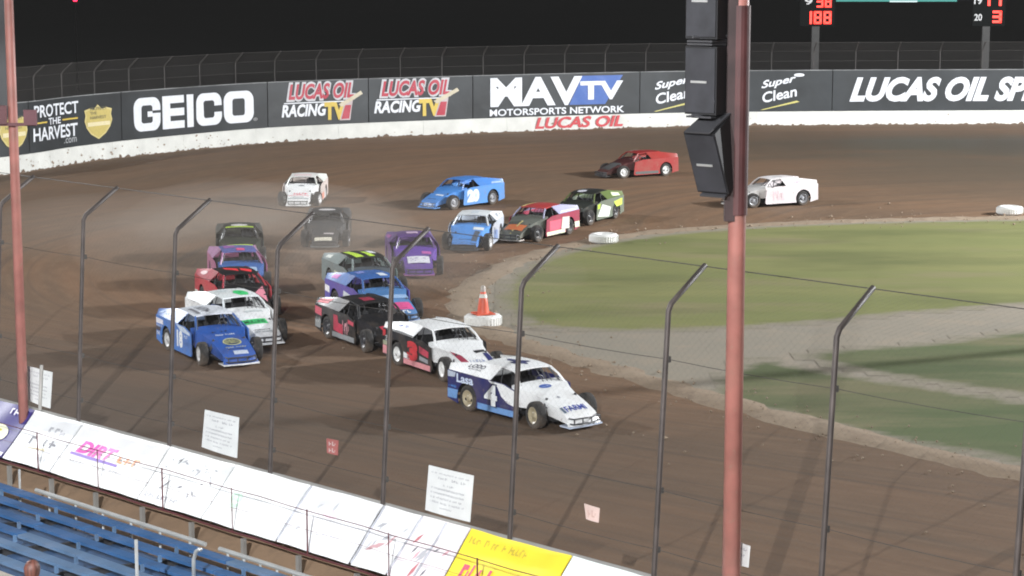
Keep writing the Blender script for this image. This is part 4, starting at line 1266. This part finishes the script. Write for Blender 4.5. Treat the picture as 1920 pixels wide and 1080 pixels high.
def make_car(lab, px, py, yaw, roof=WHITE, hood=WHITE, side=WHITE, sail=None, nose=None, lip=None, rim=SILVER, deck=None, lower=None, spec=(), detail=True, front_yaw=-8):
    sail = sail or roof; nose = nose or hood; lip = lip or WHITE; deck = deck or side
    p = gp(px, py)
    r = empty('race_car', p + Vector((0, 0, 0.0)), R(yaw)); tag(r, lab, 'race car', 'race cars coming out of the turn')
    # chassis and cockpit tub
    mb = MB().box((-.1, 0, .22), (3.7, 1.0, .10)).box((-.75, 0, .30), (2.3, 1.72, .06)).box((.46, 0, .55), (.04, 1.5, .6)).box((-1.0, 0, .6), (.04, 1.7, .55))
    mb.box((1.45, 0, .38), (1.1, .5, .25))
    obj('chassis', mb, M_inter, r)
    # side panels with rear wheel openings
    for sd in (-1, 1):
        arc = [(-1.30 + .42 * math.cos(a), .345 + .42 * math.sin(a)) for a in [R(205 - 230 * i / 12) for i in range(13)]]
        out = [(-2.12, .26)] + [q for q in arc] + [(.74, .15), (.80, .22), (.72, .83), (.25, .945), (-.45, .965), (-2.10, 1.0)]
        q = obj('side_panel', MB().plate([(x, sd * SIDE_Y, z) for x, z in out], (0, -sd * .03, 0)), paint(side), r)
        if lower:
            fn = side_fn(sd)
            k = 1 if sd < 0 else -1
            shape(q, [(k * -.84, .165), (k * .72, .165), (k * .73, .32), (k * -.84, .32)], fn, vinyl(lower), 'lower_stripe')
            shape(q, [(k * -2.1, .28), (k * -1.72, .28), (k * -1.66, .52), (k * -2.1, .52)], fn, vinyl(lower), 'lower_stripe')
        # sail panel from roof to rear deck
        sf = sail_fn(sd)
        mb = MB().grid(lambda u, v: Vector(sf(u - 1, v)) - Vector((0, sd * .8, .6)) * .012, 10, 6).grid(lambda u, v: Vector(sf(u - 1, v)) - Vector((0, sd * .8, .6)) * .032, 10, 6)
        obj('sail_panel', mb, paint(sail), r)
        obj('windscreen_pillar', MB().path([(.30, sd * .60, ROOF_Z - .10), (.52, sd * .68, 1.08), (.72, sd * .76, .86)], .032, 6), paint(sail), r)
    # roof
    mb = MB()
    rf = lambda u, v, dz: (-1.02 + 1.34 * u, (-.64 + 1.28 * v) * (1 - .03 * u), roof_z(-1.02 + 1.34 * u, -.64 + 1.28 * v) + dz)
    mb.grid(lambda u, v: rf(u, v, .008), 8, 8).grid(lambda u, v: rf(u, v, -.03), 8, 8)
    nn = 9
    for i in range(8):
        for (a, b) in (((i, 0), (i + 1, 0)), ((i, 8), (i + 1, 8)), ((0, i), (0, i + 1)), ((8, i), (8, i + 1))):
            ia, ib = a[0] * nn + a[1], b[0] * nn + b[1]
            mb.f.append((ia, ib, ib + 81, ia + 81))
    rf_o = obj('roof', mb, paint(roof, .18), r, smooth=False)
    # rear deck and spoiler
    mb = MB().plate([(-2.09, -.93, .985), (-.98, -.93, .905), (-.98, .93, .905), (-2.09, .93, .985)], (0, 0, -.02))
    obj('rear_deck', mb, paint(deck), r)
    obj('rear_panel', MB().plate([(-2.11, -.92, .34), (-2.11, .92, .34), (-2.10, .92, .97), (-2.10, -.92, .97)], (.02, 0, 0)), M_inter, r)
    # hood
    mb = MB(); vs = []; K = 7
    for (x, w, zt, zb_) in HS:
        row = [(x, w, zb_)] + [(x, w * (1 - 2 * j / (K - 1)), zt + .035 * (1 - (1 - 2 * j / (K - 1)) ** 2)) for j in range(K)] + [(x, -w, zb_)]
        vs += row
    fs = []
    for i in range(len(HS) - 1):
        for j in range(K + 1): fs.append((i * (K + 2) + j, (i + 1) * (K + 2) + j, (i + 1) * (K + 2) + j + 1, i * (K + 2) + j + 1))
    mb.add(vs, fs)
    hd = obj('hood', mb, paint(hood, .28), r)
    # nose with flared lower lip
    mb = MB().grid(lambda u, v: (2.28 + .10 * v - .04 * (2 * u - 1) ** 4, (-.51 - .06 * v + 2 * (.51 + .06 * v) * u), .335 - .035 * (2 * u - 1) ** 2 - .20 * v), 8, 4)
    ns = obj('nose', mb, paint(nose, .4), r)
    obj('front_lip', MB().plate([(2.06, -.60, .12), (2.40, -.56, .10), (2.44, 0, .10), (2.40, .56, .10), (2.06, .60, .12)], (0, 0, .035)), paint(lip, .4), ns)
    mb = MB()
    for z in (.20, .33): mb.path([(2.26, -.47, z), (2.42, -.44, z), (2.46, 0, z), (2.42, .44, z), (2.26, .47, z)], .019, 6)
    for y in (-.44, -.15, .15, .44): mb.tube((2.44, y, .20), (2.44, y, .33), .016, 6)
    obj('front_bumper', mb, M_cage, r)
    mb = MB()
    for z in (.45, .62): mb.path([(-2.08, -.8, z), (-2.24, -.72, z), (-2.24, .72, z), (-2.08, .8, z)], .022, 6)
    obj('rear_bumper', mb, M_cage, r)
    # roll cage, window bars, seat
    mb = MB()
    for x in (-.55,): mb.path([(x, -.72, .3), (x, -.66, .95), (x, -.56, 1.25), (x, .56, 1.25), (x, .66, .95), (x, .72, .3)], .026, 6)
    for sd in (-1, 1):
        mb.path([(-.55, sd * .56, 1.25), (.24, sd * .54, 1.24), (.66, sd * .70, .84), (.66, sd * .72, .32)], .026, 6)
        mb.tube((-.55, sd * .66, 1.0), (-1.7, sd * .5, .5), .022, 6)
        for z in (.55, .75): mb.tube((-.55, sd * .74, z), (.66, sd * .76, z - .05), .022, 6)
        mb.tube((-.2, sd * .60, 1.22), (-.05, sd * .80, .86), .014, 5)
    for y in (.12, .26, .40): mb.tube((.28, y, 1.22), (.62, y, .90), .010, 5)
    mb.tube((.24, -.54, 1.24), (.24, .54, 1.24), .022, 6)
    obj('roll_cage', mb, M_cage, r)
    mb = MB().box((-.30, .30, .48), (.5, .46, .10)).box((-.55, .30, .78), (.12, .46, .62), M=Matrix.Rotation(-.2, 3, 'Y')).box((-.62, .30, 1.10), (.10, .26, .16))
    for s in (-.26, .26): mb.box((-.42, .30 + s, .70), (.34, .04, .4))
    obj('seat', mb, M_inter, r)
    obj('dashboard', MB().box((.40, 0, .80), (.10, 1.3, .16)), M_inter, r)
    mb = MB().path([(.22 + .0, .30 + .16 * math.cos(6.283 * i / 14), .86 + .16 * math.sin(6.283 * i / 14)) for i in range(15)], .015, 6).tube((.22, .30, .86), (.40, .30, .80), .02, 6)
    obj('steering_wheel', mb, M_cage, r)
    # front suspension
    mb = MB()
    for sd in (-1, 1):
        for x, z in ((1.25, .28), (1.65, .28), (1.3, .50), (1.6, .50)): mb.tube((x, sd * .3, z), (1.45, sd * .80, z), .018, 5)
        mb.tube((1.42, sd * .48, .72), (1.45, sd * .66, .30), .035, 8)
    obj('suspension', mb, M_cage, r)
    # wheels
    for (x, y, tm, rmm) in ((1.45, .86, TY_F, RM_F), (1.45, -.86, TY_F, RM_F), (-1.30, .77, TY_R, RM_R), (-1.30, -.77, TY_R, RM_R)):
        rot = (0, 0, (0 if y > 0 else math.pi) + (R(front_yaw) if x > 0 else 0))
        w = shared('tyre', tm, M_rubber, r, (x, y, .345), rot)
        shared('rim', rmm, paint(rim, .5), w)
    r.scale = (1, 1, 1.04)
    # decals
    for d in spec:
        kind, surf = d[0], d[1]
        if surf == 'side': fn, par = side_fn(d[2]), r
        elif surf == 'side2': fn, par = (lambda u, v: (u, -SIDE_Y - .014, v)), r
        elif surf == 'roof': fn, par = roof_fn(d[2]), rf_o
        elif surf == 'sail': fn, par = sail_fn(d[2]), r
        else: fn, par = hood_fn, hd
        if kind == 't' and d[3][0] == '~': scrawl(par, d[4], fn, vinyl(d[5]), int(d[3][1:]), len(lab) + int(abs(d[4][0]) * 40))
        elif kind == 't': letter(par, d[3], d[4], fn, vinyl(d[5]), bold=d[6] if len(d) > 6 else .03, shear=d[7] if len(d) > 7 else 0)
        else: shape(par, d[3], fn, vinyl(d[4]), 'decal', cuts=(3 if surf in ('hood', 'roof') else 1))
    return r

def T(surf, sd, body, box, col, bold=.03, shear=0.0): return ('t', surf, sd, body, box, col, bold, shear)
def S(surf, sd, pts, col): return ('s', surf, sd, pts, col)

make_car('white race car numbered 4 with navy sides leading the field', 985, 778, -50, WHITE, WHITE, NAVY, sail=WHITE, rim=TAN, lip=(.55, .62, .75), deck=WHITE, lower=(.16, .32, .62), spec=[
    S('side', -1, [(-.40, .955), (.22, .935), (.70, .82), (.74, .42), (.40, .48), (.14, .62), (-.02, .84), (-.3, .90)], WHITE),
    T('side', -1, '4', (-.60, .28, .04, .90), (.02, .025, .10), .10),
    S('side', -1, [(-2.09, .98), (-1.75, .965), (-1.80, .84), (-2.09, .82)], (.5, .56, .66)),
    ('t', 'side2', -1, '4', (-.55, .32, -.02, .86), (.80, .82, .83), .05), T('side', -1, 'Lasa', (-1.72, .72, -1.02, .95), (.62, .70, .85), .03),
    T('side', -1, '~8', (-2.06, .56, -1.70, .64), LBLUE, .0), T('side', -1, '~10', (.10, .36, .62, .43), (.12, .13, .2), .01), T('side', -1, '~7', (.16, .47, .52, .54), (.12, .13, .2), .01),
    T('sail', -1, 'LODO', (-.66, .52, -.32, .80), (.03, .03, .06), .03, .2), T('sail', -1, 'RACING', (-.62, .36, -.34, .46), (.05, .05, .08), .02),
    T('roof', -1, '4', (-.65, -.25, -.05, .30), (.03, .035, .12), .05), S('roof', -1, oval(-.35, .02, .42, .10), (.05, .06, .16)),
    S('hood', 0, oval(-.05, 1.42, .20, .10), (.05, .12, .42)), T('hood', 0, '~5', (-.17, 1.37, .07, 1.47), WHITE, .0, .2),
    T('hood', 0, 'FARMI', (-.34, .20, .34, .40), (.04, .07, .35), .02), S('hood', 0, rect(-.46, .18, -.38, .40), (.10, .14, .2)),
    S('hood', 0, oval(-.12, .82, .05, .05), (.35, .36, .4))])
make_car('white topped race car numbered 3 in red, second behind the leading car', 836, 694, -58, WHITE, WHITE, BLACK, sail=WHITE, rim=(.8, .8, .78), nose=BLACK, lower=(.72, .30, .32), deck=(.5, .5, .52), spec=[
    T('side', -1, '3', (-.62, .30, .0, .86), RED, .08), S('side', -1, [(.08, .60), (.62, .52), (.64, .70), (.08, .80)], (.55, .06, .10)), S('side', -1, [(.10, .40), (.60, .36), (.60, .47), (.10, .52)], (.32, .33, .35)),
    S('side', -1, [(-.84, .33), (-.45, .33), (-.5, .45), (-.84, .50)], WHITE), T('side', -1, 'ZO', (-1.95, .66, -1.62, .82), (.45, .48, .48), .03), S('side', -1, [(-2.09, .98), (-1.9, .97), (-1.92, .80), (-2.09, .78)], RED),
    S('side', -1, [(-2.09, .53), (-1.75, .53), (-1.72, .64), (-2.09, .66)], (.42, .44, .30)),
    S('sail', -1, [(-1, .0), (0, 0), (0, .10), (-.5, .16), (-1, .10)], BLACK), T('sail', -1, '~5', (-.66, .48, -.36, .74), (.10, .16, .55), .03, .2),
    S('hood', 0, [(-.52, .2), (-.30, .15), (-.36, .8), (-.56, 1.1)], (.35, .04, .08)), S('hood', 0, [(.25, .05), (.50, .05), (.53, .8), (.36, .8)], NAVY), S('hood', 0, [(.15, .8), (.50, .9), (.52, 1.0), (.12, .95)], BLACK),
    T('hood', 0, '~5', (-.28, .3, .2, .5), (.3, .34, .5), .02)])
make_car('black race car with red blocks on its side behind the white number 3', 696, 642, -60, BLACK, BLACK, BLACK, rim=DGREY, lip=DGREY, lower=(.30, .31, .31), spec=[
    S('side', -1, [(-.74, .36), (-.05, .30), (-.05, .60), (-.40, .62), (-.45, .84), (-.74, .84)], (.55, .05, .09)), T('side', -1, '~3', (-.1, .32, .36, .78), (.70, .35, .38), .04),
    S('side', -1, [(-2.09, .70), (-1.62, .66), (-1.60, .90), (-2.09, .93)], (.60, .10, .14)), T('side', -1, '~5', (-2.05, .42, -1.70, .64), (.6, .6, .58), .03),
    S('side', -1, [(.30, .70), (.70, .66), (.70, .78), (.30, .82)], (.62, .08, .12)), S('sail', -1, [(-.95, .2), (-.6, .3), (-.55, .8), (-.9, .8)], (.7, .12, .15)),
    S('roof', -1, rect(-.3, -.3, .15, .1), (.30, .03, .06)), S('hood', 0, rect(-.4, .5, -.2, .9), (.5, .05, .08))])
make_car('blue race car with pink and white patches, between black and neon striped cars', 704, 590, -62, (.06, .16, .45), (.10, .24, .5), (.14, .12, .42), rim=DGREY, lip=(.5, .5, .6), spec=[
    S('roof', -1, rect(-.2, .10, .22, .38), (.7, .75, .82)), S('roof', -1, rect(-.75, -.45, -.40, -.15), (.25, .3, .65)), S('sail', -1, [(-.8, .3), (-.55, .3), (-.55, .75), (-.75, .8)], (.55, .15, .48)),
    S('side', -1, [(-2.08, .6), (-1.7, .56), (-1.7, .78), (-2.08, .82)], WHITE), S('side', -1, [(-.6, .40), (.1, .34), (.2, .70), (-.5, .80)], (.62, .66, .68)), S('hood', 0, rect(-.44, .2, .46, .62), (.68, .10, .28)),
    S('hood', 0, rect(-.6, .9, .6, 1.15), (.3, .45, .68)), T('hood', 0, '~4', (-.3, .03, .3, .18), WHITE)])
make_car('black roofed race car with neon yellow stripes and pale grey sides', 686, 548, -66, (.025, .027, .025), (.10, .12, .14), (.20, .26, .25), sail=(.22, .27, .26), rim=DGREY, spec=[
    S('roof', -1, [(-.9, -.55), (.28, -.45), (.28, -.15), (-.9, -.32)], LIME), S('roof', -1, [(-.6, .0), (.28, .05), (.28, .28), (-.6, .17)], LIME), S('roof', -1, rect(-.8, .25, -.2, .5), WHITE),
    S('sail', -1, [(-.85, .3), (-.6, .3), (-.6, .7), (-.8, .7)], (.66, .70, .64)), S('side', -1, [(-.7, .4), (.2, .4), (.3, .7), (-.7, .75)], (.6, .66, .50))])
make_car('purple race car with white number panel on its nose beside the infield tip', 776, 505, -82, (.12, .06, .22), PURPLE, (.12, .05, .22), rim=DGREY, lip=(.42, .16, .34), spec=[
    S('hood', 0, rect(-.40, .32, .44, .80), (.70, .70, .76)), T('hood', 0, '~4', (-.30, .42, .34, .70), (.30, .25, .45), .03), S('hood', 0, rect(.2, 1.0, .55, 1.2), (.5, .12, .4)),
    S('roof', 1, rect(.1, -.2, .6, .25), (.55, .4, .55)), S('sail', -1, [(-.9, .2), (-.4, .2), (-.4, .6), (-.8, .6)], (.30, .08, .28))])
make_car('blue race car numbered 18 with white roof, foremost on the left', 396, 666, -60, (.70, .73, .78), (.03, .10, .38), (.07, .20, .55), sail=(.06, .15, .42), rim=SILVER, lip=WHITE, deck=(.3, .4, .6), spec=[
    T('side', -1, '18', (-.36, .30, .10, .80), WHITE, .05), T('side', -1, '~4', (.22, .62, .62, .74), (.6, .66, .78), .02), T('side', -1, '~6', (.20, .40, .64, .54), (.10, .18, .4), .02),
    S('side', -1, [(-.42, .955), (.22, .935), (.70, .82), (.70, .74), (-.1, .80)], (.55, .62, .74)),
    S('side', -1, [(-2.09, .76), (-1.50, .76), (-1.50, .90), (-2.09, .92)], (.72, .70, .76)), S('side', -1, [(-2.09, .54), (-1.75, .54), (-1.72, .66), (-2.09, .66)], (.06, .05, .07)), T('side', -1, '~9', (-2.07, .66, -1.60, .73), (.6, .6, .62), .01),
    T('side', -1, '~3', (-2.05, .40, -1.78, .54), (.7, .7, .72), .03), T('sail', -1, '~7', (-.75, .3, -.35, .6), (.6, .68, .8), .02, .2), S('sail', -1, [(-.95, .35), (-.8, .4), (-.76, .7), (-.85, .7)], (.35, .48, .70)),
    T('roof', -1, '~4', (-.70, -.30, .10, .10), (.10, .10, .12), .03, .2), S('roof', -1, rect(-.6, -.50, .20, -.38), (.2, .2, .22)),
    S('hood', 0, oval(.02, .66, .29, .20), (.50, .50, .24)), S('hood', 0, oval(.02, .66, .25, .165), (.04, .06, .12)), S('hood', 0, oval(.02, .66, .245, .10), (.50, .50, .26)), T('hood', 0, 'NAPA', (-.19, .60, .23, .73), (.04, .05, .08), .03),
    T('hood', 0, '~10', (-.3, .34, .36, .41), (.45, .45, .35), .01), T('hood', 0, '~10', (-.32, 1.05, .3, 1.15), (.66, .70, .78), .02), T('hood', 0, '~4', (-.36, 1.25, .2, 1.36), (.04, .04, .06), .03), S('hood', 0, rect(-.15, .06, .30, .20), (.45, .50, .60))])
make_car('white race car with green patches beside the blue number 18', 446, 630, -60, (.76, .80, .80), WHITE, WHITE, rim=SILVER, lip=WHITE, spec=[
    S('roof', -1, [(-.45, .05), (-.1, -.1), (.22, .02), (.22, .3), (-.1, .4), (-.45, .3)], (.05, .60, .18)), T('roof', -1, '~3', (-.35, .02, .15, .28), (.01, .03, .02), .03), S('roof', -1, oval(-.6, -.25, .2, .16), (.62, .68, .70)),
    S('hood', 0, rect(-.46, .60, .34, .90), (.06, .52, .17)), T('hood', 0, 'MULLINS', (-.40, .66, .28, .84), (.02, .06, .03), .03), S('hood', 0, rect(-.1, 1.36, .5, 1.5), (.60, .64, .64)),
    S('sail', -1, [(-.8, .2), (-.5, .2), (-.5, .6), (-.8, .6)], (.7, .74, .74)), T('hood', 0, '~10', (-.30, .12, .3, .24), (.3, .32, .34), .02)])
make_car('black race car with red roof flashes behind the white and green car', 448, 582, -66, BLACK, BLACK, (.55, .06, .08), sail=(.40, .04, .06), rim=DGREY, lip=DGREY, spec=[
    S('roof', -1, [(-.75, -.35), (-.35, -.35), (.1, .0), (-.3, .05)], (.85, .05, .06)), S('roof', -1, [(-.4, .15), (0, .1), (.25, .4), (-.1, .5)], (.85, .05, .06)),
    S('sail', -1, oval(-.62, .5, .14, .22), (.75, .55, .55)), S('side', -1, [(-2.08, .3), (-1.72, .3), (-1.72, .5), (-2.08, .5)], (.65, .65, .6)), S('hood', 0, [(.2, 1.0), (.6, 1.5), (.55, 1.0), (.45, .4)], (.70, .25, .32))])
make_car('blue race car with pink rear corner between two black cars on the left', 449, 536, -76, (.13, .15, .38), (.05, .13, .36), (.45, .14, .28), sail=(.40, .20, .36), rim=DGREY, spec=[
    S('roof', -1, rect(-.1, -.1, .25, .2), (.65, .10, .22)), S('roof', -1, rect(-.9, -.5, -.2, -.1), (.30, .12, .36)), S('hood', 0, rect(.0, .9, .5, 1.2), (.35, .48, .66)), S('hood', 0, rect(-.4, .1, .1, .3), (.65, .66, .7))])
make_car('black race car with lime nose, farthest back on the left', 450, 487, -82, (.035, .038, .034), (.04, .045, .035), (.05, .055, .04), rim=DGREY, lip=LIME, nose=(.30, .42, .06), spec=[
    S('roof', -1, oval(-.1, .0, .22, .34), (.60, .58, .56)), S('hood', 0, rect(-.50, .05, .50, 1.0), (.50, .68, .08)), S('roof', -1, rect(.1, -.55, .3, .55), (.40, .55, .06)), S('hood', 0, rect(-.30, .12, -.02, .58), WHITE), S('hood', 0, rect(.08, .1, .38, .55), (.66, .72, .56))])
make_car('dark grey race car with white nose strip in the dust behind the pack', 614, 454, -88, (.05, .05, .052), (.07, .07, .072), (.06, .06, .06), rim=DGREY, lip=(.2, .2, .2), spec=[
    S('roof', -1, oval(-.05, .0, .2, .36), (.60, .58, .58)), S('hood', 0, rect(-.42, .02, .30, .2), (.72, .68, .56)), S('hood', 0, rect(-.05, .42, .35, .52), (.5, .45, .45))])
make_car('white race car with pink stripe running alone near the far wall', 570, 380, -92, (.80, .79, .76), WHITE, (.76, .66, .62), sail=(.78, .80, .74), rim=SILVER, spec=[
    S('roof', -1, rect(-.15, -.45, .22, .40), (.78, .62, .62)), T('hood', 0, '~6', (-.40, .45, .40, .66), (.75, .12, .18), .03), S('hood', 0, rect(-.5, .38, .5, .43), (.74, .40, .42)), S('hood', 0, rect(-.5, .12, .5, .2), (.35, .40, .42)),
    S('side', 1, [(-.6, .2), (.4, .2), (.4, .5), (-.6, .5)], (.72, .30, .22)), S('hood', 0, oval(.0, 1.45, .16, .06), (.12, .14, .16))], front_yaw=-14)
make_car('plain bright blue race car with white number on its door', 864, 386, -132, (.07, .22, .58), (.08, .27, .68), (.09, .27, .62), rim=GREY, lip=(.12, .32, .7), spec=[
    T('side', 1, '20', (-.55, .26, .30, .86), (.62, .70, .88), .09), S('hood', 0, rect(-.1, .6, .4, .72), (.65, .74, .85)), S('sail', 1, [(-.5, .1), (-.1, .1), (-.1, .4), (-.4, .4)], (.3, .42, .66))])
make_car('white race car with bright blue hood at the inside of the turn', 888, 460, -99, (.74, .78, .80), LBLUE, (.55, .60, .68), sail=(.74, .78, .80), rim=SILVER, lip=DGREY, nose=DGREY, spec=[
    S('hood', 0, rect(.18, 1.1, .62, 1.35), (.72, .76, .78)), S('hood', 0, [(.25, .05), (.48, .05), (.5, 1.0), (.3, 1.0)], (.10, .12, .16)), S('side', 1, [(-.5, .3), (.5, .25), (.5, .6), (-.5, .7)], (.22, .30, .52)), T('side', 1, '~3', (-.5, .3, .2, .8), (.08, .09, .12), .03),
    T('sail', 1, '~4', (-.6, .2, -.2, .7), (.12, .14, .2), .03), S('roof', 1, rect(-.1, -.2, .5, .1), (.60, .66, .72))])
make_car('orange nosed race car with red roof and white rear between white and lime cars', 1006, 444, -121, (.42, .05, .05), (.14, .15, .13), (.34, .05, .09), sail=(.42, .42, .60), rim=DGREY, lip=(.72, .66, .62), lower=(.70, .74, .55), spec=[
    S('hood', 0, rect(-.44, .28, .44, .74), (.80, .24, .10)), S('hood', 0, rect(-.02, .05, .06, 1.1), (.75, .65, .3)), S('side', 1, [(.5, .34), (1.2, .30), (1.2, .8), (.6, .82)], (.66, .62, .55)), S('side', 1, [(-.5, .35), (.4, .35), (.5, .75), (-.5, .75)], (.75, .12, .18)),
    S('sail', 1, [(-.95, .1), (-.1, .1), (-.2, .3), (-.8, .3)], (.7, .7, .74)), S('roof', 1, rect(-.3, .45, .9, .6), (.66, .5, .22))])
make_car('black race car with lime and white splashed side, right of the orange nosed car', 1098, 414, -118, (.02, .022, .02), (.03, .034, .03), (.16, .19, .15), sail=(.12, .17, .05), rim=DGREY, lip=(.6, .6, .5), spec=[
    S('roof', 1, oval(-.05, .15, .24, .22), (.62, .62, .68)), S('side', 1, [(-.7, .3), (.5, .2), (.7, .6), (-.2, .8)], (.72, .76, .70)), S('side', 1, [(1.0, .8), (1.9, .9), (1.9, .6), (1.3, .55)], (.55, .70, .10)), S('sail', 1, [(-.6, .2), (-.2, .1), (-.2, .6), (-.5, .7)], (.66, .72, .5)),
    S('side', 1, [(-.7, .62), (-.45, .62), (-.4, .85), (-.68, .82)], (.45, .62, .06))])
make_car('dark red race car farthest away beside the tilted loudspeaker', 1194, 330, -150, (.30, .022, .022), (.08, .02, .022), (.33, .03, .028), sail=(.32, .035, .03), rim=(.7, .7, .68), lip=DGREY, nose=DGREY, spec=[
    S('roof', 1, rect(-.1, .42, .4, .58), (.7, .68, .66)), S('hood', 0, rect(-.4, .2, .4, 1.0), (.10, .10, .10)), S('side', 1, [(-.7, .2), (.8, .2), (.8, .34), (-.7, .34)], (.10, .10, .095))])
make_car('white race car partly hidden behind the right red pole', 1444, 384, -157, (.78, .74, .74), (.76, .74, .72), (.78, .72, .73), rim=GREY, lip=(.66, .66, .62), spec=[
    T('side', 1, '~3', (-.4, .3, .3, .78), (.70, .52, .55), .04), S('roof', 1, rect(.0, -.3, .5, -.1), (.55, .53, .53)), T('sail', 1, '~3', (-.7, .2, -.4, .6), (.5, .42, .48), .02), S('hood', 0, rect(-.3, .3, .2, .7), (.74, .58, .58))])

# ------------------------------------------------------------------ dusty air over the speedway
HAZE = 0.0001
hm = bpy.data.materials.new('dusty_air'); hm.use_nodes = True
nt = hm.node_tree; nt.nodes.clear()
om = nt.nodes.new('ShaderNodeOutputMaterial'); pv = nt.nodes.new('ShaderNodeVolumePrincipled')
pv.inputs['Color'].default_value = (.92, .90, .88, 1); pv.inputs['Density'].default_value = HAZE; pv.inputs['Anisotropy'].default_value = 0.0
nt.links.new(pv.outputs[0], om.inputs['Volume'])
if HAZE > 0:
    hz_o = obj('haze', MB().box((20, 90, 15), (320, 300, 33)), hm); tag(hz_o, 'thin dusty air hanging over the whole speedway', 'haze', kind='stuff')

# dust kicked up by the pack
dm = bpy.data.materials.new('track_dust'); dm.use_nodes = True
nt = dm.node_tree; nt.nodes.clear()
om = nt.nodes.new('ShaderNodeOutputMaterial'); pv = nt.nodes.new('ShaderNodeVolumePrincipled')
pv.inputs['Color'].default_value = (.90, .82, .74, 1); pv.inputs['Density'].default_value = 0.012; pv.inputs['Anisotropy'].default_value = 0.0
nt.links.new(pv.outputs[0], om.inputs['Volume'])
rd = random.Random(21)
def puff(px, py, a, b, h, lab):
    c = gp(px, py); ph = [rd.uniform(0, 6.28) for _ in range(4)]
    def f(u, v):
        w = 1 + .22 * math.sin(4 * math.pi * u + ph[0]) * math.sin(math.pi * v) + .14 * math.sin(6 * math.pi * u + ph[1] + 5 * v) * math.sin(math.pi * v)
        return (a * w * math.sin(math.pi * v) * math.cos(2 * math.pi * u), b * w * math.sin(math.pi * v) * math.sin(2 * math.pi * u), h * .45 + h * w * math.cos(math.pi * v))
    o = obj('dust_cloud', MB().grid(f, 28, 14), dm, smooth=True, loc=(c.x, c.y, 0))
    tag(o, lab, 'dust', kind='stuff')
puff(455, 505, 6, 5, 1.7, 'thin dust over the left line of cars')
puff(530, 560, 4, 4, 1.3, 'thin dust right of the white and green car')
puff(600, 470, 7, 5, 1.9, 'thin dust round the dark grey car')
puff(700, 520, 4, 4, 1.5, 'thin dust over the neon striped car')
puff(840, 540, 4, 3.5, 1.1, 'thin dust beside the infield tip and cone')
puff(330, 450, 9, 6, 1.5, 'thin dust over the outer lane at the left')
puff(480, 440, 6, 4, 1.6, 'thin dust behind the car with lime nose')
